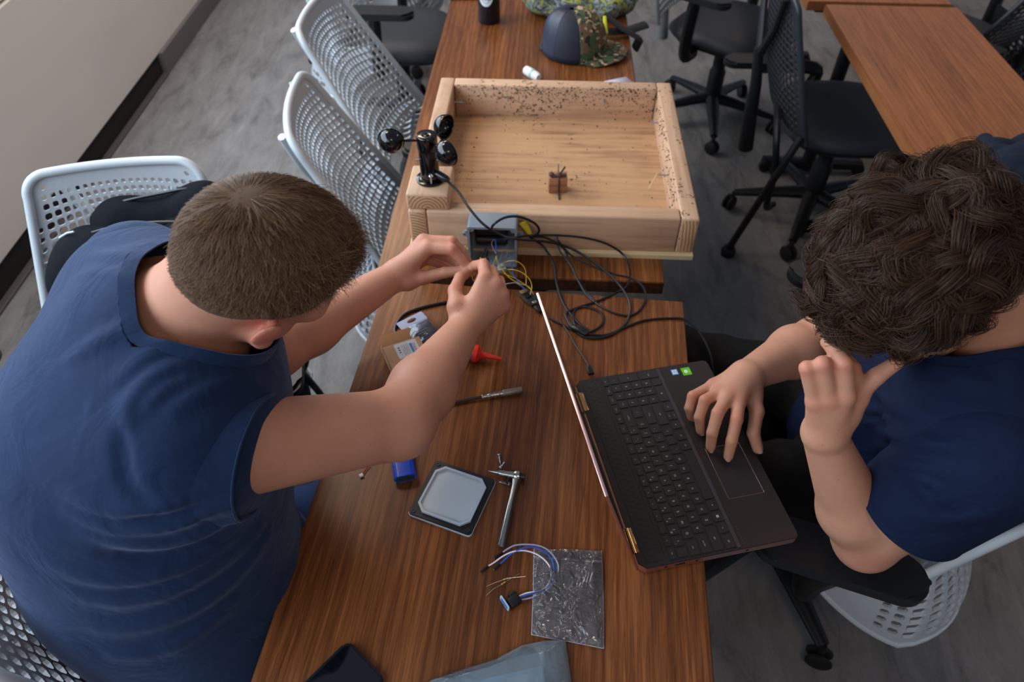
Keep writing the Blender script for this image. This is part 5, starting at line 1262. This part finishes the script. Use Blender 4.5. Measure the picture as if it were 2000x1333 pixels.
for y,w,t_ in ((.0150,.0215,'ctrl'),(.0372,.0158,'fn'),(.0570,.0170,'WIN'),(.0765,.0165,'alt'),(.1330,.0900,None),(.1895,.0165,'alt'),(.2095,.0165,'ctrl')): key(rows[5],y,.0158,w,t_,.0020)
key(rows[5],.2330,.0158,.0165,'<',.0034); key(rows[5]-.0041,.2520,.0074,.0165,'^',.003); key(rows[5]+.0041,.2520,.0074,.0165,'v',.0026); key(rows[5],.2710,.0158,.0165,'>',.0034)
nc=[.2925,.3110,.3290,.3470]
for r_,ts in ((1,['num lk','/','*','-']),(2,'789'),(3,'456'),(4,'123')):
    for k,t_ in enumerate(ts): key(rows[r_],nc[k],.0158,.0158,t_,.0016 if len(t_)>1 else .0036)
key((rows[2]+rows[3])/2,nc[3],.0345,.0158,'+',.0032); key((rows[4]+rows[5])/2,nc[3],.0345,.0158,'enter',.0019)
key(rows[5],(nc[0]+nc[1])/2,.0158,.0345,'0',.0036); key(rows[5],nc[2],.0158,.0158,'.',.0036)
KM={}
Rk=Matrix(((0,-1,0,0),(1,0,0,0),(0,0,1,0),(0,0,0,1)))   # text right -> +y, text up -> -x
for x,y,dx,dy,t_,sz,sub in keys:
    kk=(round(dx,4),round(dy,4),t_,sz,sub)
    if kk not in KM:
        b=MB(); b.prism(rrect(dx,dy,.0011,2),0,.0013,bev=.0003)
        if t_=='WIN':
            b.mi=1
            for a in (-1,1):
                for c_ in (-1,1): b.box((a*.0011,c_*.0011,.0014),(.0018,.0018,.0001))
        elif t_:
            b.mi=1; put_text(b,t_,Matrix.Translation((.0012 if sub else 0,0,.00142))@Rk,sz)
            if sub: put_text(b,sub,Matrix.Translation((-.0038,-.0036,.00142))@Rk,sz*.75)
        o=b.obj('key',[ashk,leg_],lap,smooth=False); KM[kk]=o
    else: o=KM[kk].copy(); COL.objects.link(o); o.parent=lap
    o.location=(x,y,KZ-.0003)
b=MB(); b.prism([(.1728,.0818),(.2318,.0818),(.2318,.1778),(.1728,.1778)],.0184,.0187)
b.obj('touchpad',mat('touchpad',srgb(60,51,51),.36,.4),lap,smooth=False)
b=MB()
for a,c_ in (((.1728,.0818),(.2318,.0818)),((.1728,.1778),(.2318,.1778)),((.2320,.0818),(.2320,.1778)),((.1726,.0818),(.1726,.1778))): b.tube([(*a,.0187),(*c_,.0187)],.00022,4)
b.obj('touchpad_bevel',cop,lap)
def sticker(x,y,s_,cols,name,extra):
    b=MB(); b.prism(rrect(s_[0],s_[1],.0006,2,x,y),.0185,.0187); b.mi=1; extra(b,x,y); return b.obj(name,cols,lap,smooth=False)
def ex1(b,x,y):
    b.box((x,y,.01875),(.0095,.0105,.0001)); b.mi=2; put_text(b,'intel',Matrix.Translation((x-.001,y,.01885))@Rk,.0022); put_text(b,'CORE i7',Matrix.Translation((x+.0026,y,.01885))@Rk,.0014)
sticker(.1832,.3445,(.0125,.0135),[mat('st_blue',srgb(50,120,190),.3),mat('st_white',srgb(206,218,236),.4),mat('st_ink',srgb(50,80,130),.4)],'sticker',ex1)
def ex2(b,x,y):
    b.lathe([(.0012,0),(.0034,.00001),(.0034,.0001),(.0012,.0001)],20,Matrix.Translation((x-.001,y,.01875))@Matrix.Scale(1.15,4,(0,1,0)),cap=False); b.lathe([(0,.0001),(.0008,.0001)],10,Matrix.Translation((x-.001,y,.01875)),cap=False)
    put_text(b,'NVIDIA',Matrix.Translation((x+.0052,y,.01885))@Rk,.0018)
sticker(.2045,.3420,(.0165,.0175),[mat('st_green',srgb(98,196,20),.3),mat('st_white2',srgb(236,244,236),.4)],'sticker',ex2)
b=MB(); b.mi=0
for k,ch in enumerate('SPECTRE'): put_text(b,ch,Matrix.Translation((.164,.008+k*.0046,.01875))@Rk,.0019)
put_text(b,'BANG & OLUFSEN',Matrix.Translation((.0395,.338,.01915))@Rk,.0016); b.obj('lettering',mat('lettering',srgb(120,104,100),.4,.5),lap,smooth=False)
for y in (.0462,.3129):
    b=MB(); b.tube([(.0006,y-.0205,.0155),(.0006,y+.0205,.0155)],.0046,14); b.box((.003,y,.0185),(.008,.040,.0022),.0005); b.obj('hinge',gold,lap)
# side ports on the near edge
for x,w in ((.040,.003),(.062,.016),(.088,.004),(.168,.004)):
    b=MB(); b.box((x,.0,.0105),(w,.0012,.0045),.0003); b.obj('port',mat('port_black',srgb(14,12,12),.4),lap)
lid=math.radians(0)+.2961
ML=Matrix.Translation((-.0015,0,.0175))@Matrix.Rotation(-lid,4,'Y')
b=MB(); b.box((-.0022,.1805,.1220),(.0030,.361,.238),.0008,M=ML); b.obj('lid_shell',ash,lap)
b=MB(); b.box((-.0004,.1805,.1235),(.0010,.346,.222),.0002,M=ML); b.obj('screen',mat('screen_dark',srgb(14,14,18),.08,spec=.8),lap)
b=MB(); b.box((-.0020,.1805,.2425),(.0046,.361,.0042),.0009,M=ML); b.box((-.0020,.0012,.124),(.0042,.0026,.236),.0006,M=ML); b.box((-.0020,.3598,.124),(.0042,.0026,.236),.0006,M=ML); b.obj('lid_rim',cop,lap)
# ------------------------------------------------------------------ things behind the box
bw=T(955,50); bo_=empty('water_bottle',(bw[0],bw[1]+.035,.74),0,'matte black bottle with white circular emblem at the far end of the table','bottle')
b=MB(); b.lathe([(0,0),(.033,0),(.036,.004),(.0365,.15),(.034,.17),(.02,.19),(0,.19)],36); b.obj('body',mat('bottle_black',srgb(16,17,22),.4),bo_)
b=MB(); b.lathe([(.02,.188),(.026,.19),(.026,.225),(.022,.23),(0,.23)],30); b.obj('lid',m_blackp,bo_)
ew=mat('emblem_white',srgb(214,220,226),.5); ei=mat('emblem_ink',srgb(120,128,136),.5)
def wrapc(u,v,r=.0369,h0=.052,h1=.14,wid=1.05):
    a=-PI/2-.30+(u-.5)*wid*2; z=(h0+h1)/2+(v-.5)*(h1-h0); return a,z
b=MB(); n=20
ring=[(math.cos(2*PI*k/32),math.sin(2*PI*k/32)) for k in range(32)]
def onb(x,z,r): a=-PI/2-.25+x/r; return (r*math.cos(a),r*math.sin(a),z)
cv=b.bm.verts.new(onb(0,.098,.0372)); prev=None
vs=[b.bm.verts.new(onb(cx_*.026,.098+cz*.038,.0372)) for cx_,cz in ring]
for k in range(32): b.bm.faces.new((cv,vs[k],vs[(k+1)%32]))
b.mi=1
b.tube([onb(cx_*.018,.098+cz*.027,.0374) for cx_,cz in ring],.0007,4,closed=True,cap=False)
for s in (-1,0,1): b.tube([onb(s*.007,.080,.0374),onb(s*.004,.100,.0374),onb(s*.010,.116,.0374)],.0012,4)
b.obj('emblem',[ew,ei],bo_)
# cap
camo=mat('camouflage',srgb(90,84,60),.85); t=NT(camo)
v_=t.coord(); n1_=t.noise(v_,26,2,.5,1.0); n2_=t.noise(t.coord((1,1,1),rot=(1,2,0)),30,2,.5,1.2); n3_=t.noise(t.coord((1,1,1),rot=(2,.4,1)),34,2,.5,1.4)
st=lambda f,a:t.ramp(f,[(a,(0,0,0)),(a+.015,(1,1,1))])
col=t.mix(st(n1_,.50),srgb(98,72,50),srgb(56,74,44)); col=t.mix(st(n2_,.57),col,srgb(26,26,24)); col=t.mix(st(n3_,.60),col,srgb(178,154,112)); t.base(col); t.bump(t.noise(t.coord(),700,2),.2,.001)
cw=T(1120,122); capo=empty('cap',(cw[0]+.005,cw[1]+.07,.741),math.radians(-12),'trucker cap with camouflage front and navy mesh back on the table','cap')
def crown(a,v,R0=.093,Rl=.100,H=.125):
    x=math.cos(a); y=math.sin(a); rr=math.cos(v*PI/2)**.62; z=H*math.sin(v*PI/2)**.9
    pinch=1-.07*math.exp(-((math.atan2(y,x)-PI)/.5)**2)*(1-v) 
    bulge=1+.05*max(0,x)*math.sin(v*PI)
    dent=-.010*math.exp(-(((a-3.9)/.35)**2))*math.sin(v*PI)
    return Vector((Rl*x*rr*bulge*pinch-.012*v,R0*y*rr,z+.004))*(1)+Vector((dent*x,dent*y,0))
def sector(a0,a1,m,name):
    b=MB(); b.grid(lambda u,v:crown(a0+(a1-a0)*u,v*.985),26,16); return b.obj(name,m,capo,solid=.0015)
navm=mat('mesh_navy',srgb(22,27,42),.7); t2=NT(navm); t2.bump(t2.noise(t2.coord(),500,1),.5,.002)
navs=mat('navy_panel',srgb(30,38,58),.45)
sector(-1.25,1.25,camo,'front_panel'); 
for a0,a1,m in ((1.25,2.05,navm),(2.05,3.0,navs),(3.35,4.2,navs),(4.2,5.03,navm)): sector(a0,a1,m,'back_panel')
b=MB(); b.grid(lambda u,v: crown(3.0+.35*u,.25+.735*v),6,12); b.obj('back_panel',navs,capo,solid=.0015)
b=MB(); b.tube([crown(3.0,.0),crown(3.17,.02)+Vector((-.004,0,.002)),crown(3.35,.0)],.005,6); b.obj('strap',navm,capo)
for a in (-1.25,1.25,2.05,4.2,3.17):
    b=MB(); b.tube([crown(a,v*.98)*1.004 for v in np.linspace(0 if a!=3.17 else .25,1,14)],.0011,5); b.obj('seam',navm,capo)
b=MB(); b.ball(crown(0,.985)+Vector((0,0,.001)),(.006,.006,.003)); b.obj('button',camo,capo)
def brim(u,v):
    a=(u-.5)*2*1.22; r0=crown(a,.0); 
    L=.068*math.cos(a*.9)**.6; d=Vector((1,.18*math.sin(a),0))
    return Vector((r0.x,r0.y,.006))+d*L*v+Vector((0,0,.012*(1-((u-.5)*2)**2)-.004*v))
b=MB(); b.grid(brim,30,10); b.obj('brim',camo,capo,solid=.003)
b=MB(); b.box((.096,-.030,.060),(.002,.003,.020),.0005,M=Matrix.Rotation(-.2,4,'Y')); b.obj('tag',mat('tag_red',srgb(170,30,34),.6),capo)
yl=T(1183,60,.80); b=MB(); b.tube([T(1181,32,.80),T(1182,50,.80),T(1184,66,.79)],[.0055,.006,.0055],8,flat=.4); tag(b.obj('zip_pull',mat('neon_yellow',srgb(196,204,24),.5)),'neon yellow zip pull hanging behind the cap','zip pull')
# heathered yellow-green backpack lying behind the cap
hv=mat('mottled_yellow_green',srgb(120,120,70),.85); t=NT(hv); n1_=t.noise(t.coord(),60,4,.7,1.2); n2_=t.noise(t.coord(),24,3,.6,2.5)
col=t.ramp(n1_,[(.38,srgb(40,44,40)),(.50,srgb(104,110,104)),(.64,srgb(176,186,188))]); col=t.mix(st(n2_,.565),col,srgb(168,174,34)); t.base(col)
P=[ell((.215,2.47,.80),(.175,.105,.075),.04),ell((.33,2.45,.79),(.10,.09,.065),.05),cap((.10,2.40,.775),(.30,2.40,.77),.030,.038,.04),ell((.12,2.46,.81),(.09,.08,.06),.04)]
v,q=nets(P,.007,lambda p,d:d+.009*np.sin(p[:,0]*46+p[:,1]*25)*np.sin(p[:,1]*52+p[:,2]*38)); v[:,2]=np.maximum(v[:,2],.7415)
yb=empty('backpack',(0,0,0),0,'mottled yellow-green and grey backpack behind the camouflage cap','backpack'); mesh_obj('bag_body',v,q,hv,yb)
dk=mat('strap_dark',srgb(34,36,36),.8)
for pts in ([(1120,18,.82),(1150,45,.79),(1190,62,.76),(1225,60,.755),(1262,48,.745)],[(1180,28,.80),(1215,55,.77),(1240,70,.75),(1250,75,.71),(1240,95,.64)]):
    b=MB(); b.tube([tuple(T(x,y,z)) for x,y,z in pts],[.016]*len(pts),8,flat=.35,up=(0,0,1)); b.obj('strap',dk,yb)
# small white tube and a paper behind the box
a_,c_=T(1026,136,.752),T(1062,158,.748); M=frame((0,0,0),c_-a_)@Matrix.Rotation(PI/2,4,'Y')
wt=empty('white_tube',tuple(a_),0,'small white plastic tube lying just behind the wooden box','tube')
b=MB(); b.lathe([(0,0),(.010,0),(.013,.003),(.014,.02),(.013,.05),(.010,.06),(0,.06)],20,M); b.obj('body',mat('tube_white',srgb(222,226,226),.45),wt)
b=MB(); b.lathe([(.0135,.028),(.0146,.029),(.0146,.036),(.0135,.037)],20,M,cap=False); b.obj('band',mat('tube_mint',srgb(150,200,186),.45),wt)
b=MB(); c=[T(1180,159,.7412),T(1222,150,.7412),T(1240,163,.7412),T(1170,175,.7412)]; f=[b.bm.verts.new(x) for x in c]; b.bm.faces.new(f); tag(b.obj('paper',mat('paper_lilac',srgb(206,204,222),.6),solid=.0008),'slip of pale paper behind the far edge of the box','paper')
pw=T(905,-6,.745); ph2=empty('phone',(pw[0],pw[1]+.05,.7405),.03,'dark phone at the far left corner of the back table','phone')
b=MB(); b.prism(rrect(.120,.13,.012,5),0,.009,bev=.001); b.obj('phone_case',m_blackp,ph2); b=MB(); b.prism(rrect(.108,.118,.010,5),.009,.0095); b.obj('screen',mat('screen_glass',srgb(10,14,20),.05,spec=.8),ph2)
# ------------------------------------------------------------------ black backpack on the chair beside the left man
bk=m_cloth('black_nylon',srgb(14,18,25),srgb(10,13,19),1400); bk.node_tree.nodes['Principled BSDF'].inputs['Specular IOR Level'].default_value=.12
bp_=empty('backpack',(0,0,0),0,'black nylon backpack standing on the pale chair beside the left man','backpack')
zs_=[D(185,440,1.60),D(330,370,1.60),D(425,400,1.58)]
P=[cap((-.87,1.16,.55),(-.87,1.12,.735),.09,.09,.04),cap((-.64,1.20,.55),(-.66,1.17,.74),.11,.09,.04),cap((-.86,1.13,.70),(-.66,1.17,.72),.115,.105,.05)]
v,q=nets(P,.006,lambda p,d:d+.003*np.sin(p[:,0]*60)*np.sin(p[:,2]*45)); mesh_obj('main_bag',v,q,bk,bp_)
P=[cap((-.85,1.20,.60),(-.83,1.21,.795),.065,.05,.03),cap((-.66,1.23,.60),(-.66,1.235,.815),.065,.052,.03),cap((-.84,1.21,.78),(-.66,1.235,.80),.058,.06,.04)]
v,q=nets(P,.006); mesh_obj('back_panel',v,q,bk,bp_)
P=[cap((-.88,1.02,.56),(-.87,1.02,.70),.06,.055,.03),cap((-.68,1.05,.56),(-.70,1.05,.70),.06,.055,.03),cap((-.87,1.02,.69),(-.70,1.05,.70),.060,.06,.03)]
v,q=nets(P,.006); mesh_obj('front_pocket',v,q,bk,bp_)
zip_=mat('zip_black',srgb(10,12,16),.35)
for pts in ([(120,470,1.50),(125,490,1.46),(160,440,1.52),(230,415,1.53),(330,410,1.53),(410,408,1.53)],[(182,440,1.60),(176,415,1.61),(200,385,1.62),(260,358,1.63),(340,347,1.64),(400,352,1.64),(432,372,1.62)],[(143,520,1.44),(148,490,1.46),(165,465,1.47),(230,435,1.48),(330,425,1.48)]):
    pass
for P_,r in (([(-.95,1.10,.62),(-.945,1.10,.74),(-.90,1.12,.812),(-.80,1.15,.835),(-.66,1.17,.825),(-.58,1.18,.76)],.0032),([(-.905,1.20,.65),(-.90,1.205,.80),(-.84,1.21,.842),(-.74,1.225,.860),(-.66,1.235,.866),(-.61,1.24,.83)],.0035),([(-.935,1.01,.60),(-.925,1.0,.71),(-.88,1.0,.755),(-.80,1.02,.760),(-.70,1.04,.762),(-.64,1.04,.72)],.003)):
    b=MB(); b.tube([tuple(p) for p in spline(P_,6)],r,6); b.obj('zip',zip_,bp_)
b=MB(); b.tube([(-.93,1.135,.816),(-.905,1.13,.832),(-.885,1.125,.84)],.002,5); b.obj('cord',mat('cord_white',srgb(220,224,226),.5),bp_)
# straps hanging off the chair arm below the left man's neck
for pts,r in (([D(590,668,1.50),D(600,700,1.52),D(596,720,1.53),D(585,735,1.53)],.012),([D(585,722,1.53),D(605,745,1.56),D(622,765,1.6),D(640,790,1.64)],.012),([D(575,728,1.53),D(565,755,1.56),D(560,790,1.62)],.014),([D(560,700,1.50),D(575,725,1.52),D(590,722,1.53)],.011)):
    b=MB(); b.tube([tuple(p) for p in spline(pts,6)],r,8,flat=.35); b.obj('strap',zip_,bp_)
# ------------------------------------------------------------------ dark jacket lying on the corner of the right table and over a chair
jk=m_cloth('dark_denim_jacket',srgb(30,38,52),srgb(22,28,40),800)
J=lambda x,y,z:T(x,y,z)
P=[cap(J(1910,395,.80),J(2010,350,.82),.07,.09,.05),cap(J(1960,440,.72),J(2050,400,.74),.10,.12,.06),cap(J(2040,480,.60),J(2070,430,.50),.11,.12,.06),cap(J(1930,300,.765),J(2010,285,.775),.020,.032,.02),cap(J(1930,300,.765),J(1924,276,.775),.018,.016,.015),cap(J(1960,310,.77),J(2030,330,.80),.03,.06,.05)]
v,q=nets(P,.006,lambda p,d:d+.006*np.sin(p[:,0]*70+p[:,1]*30)*np.sin(p[:,1]*60+p[:,2]*50)+.003*np.sin(p[:,1]*140+p[:,0]*60))
tag(mesh_obj('jacket',v,q,jk),'dark denim jacket draped over the near corner of the right table','jacket')
# red, white and navy print on the front of the left man's shirt
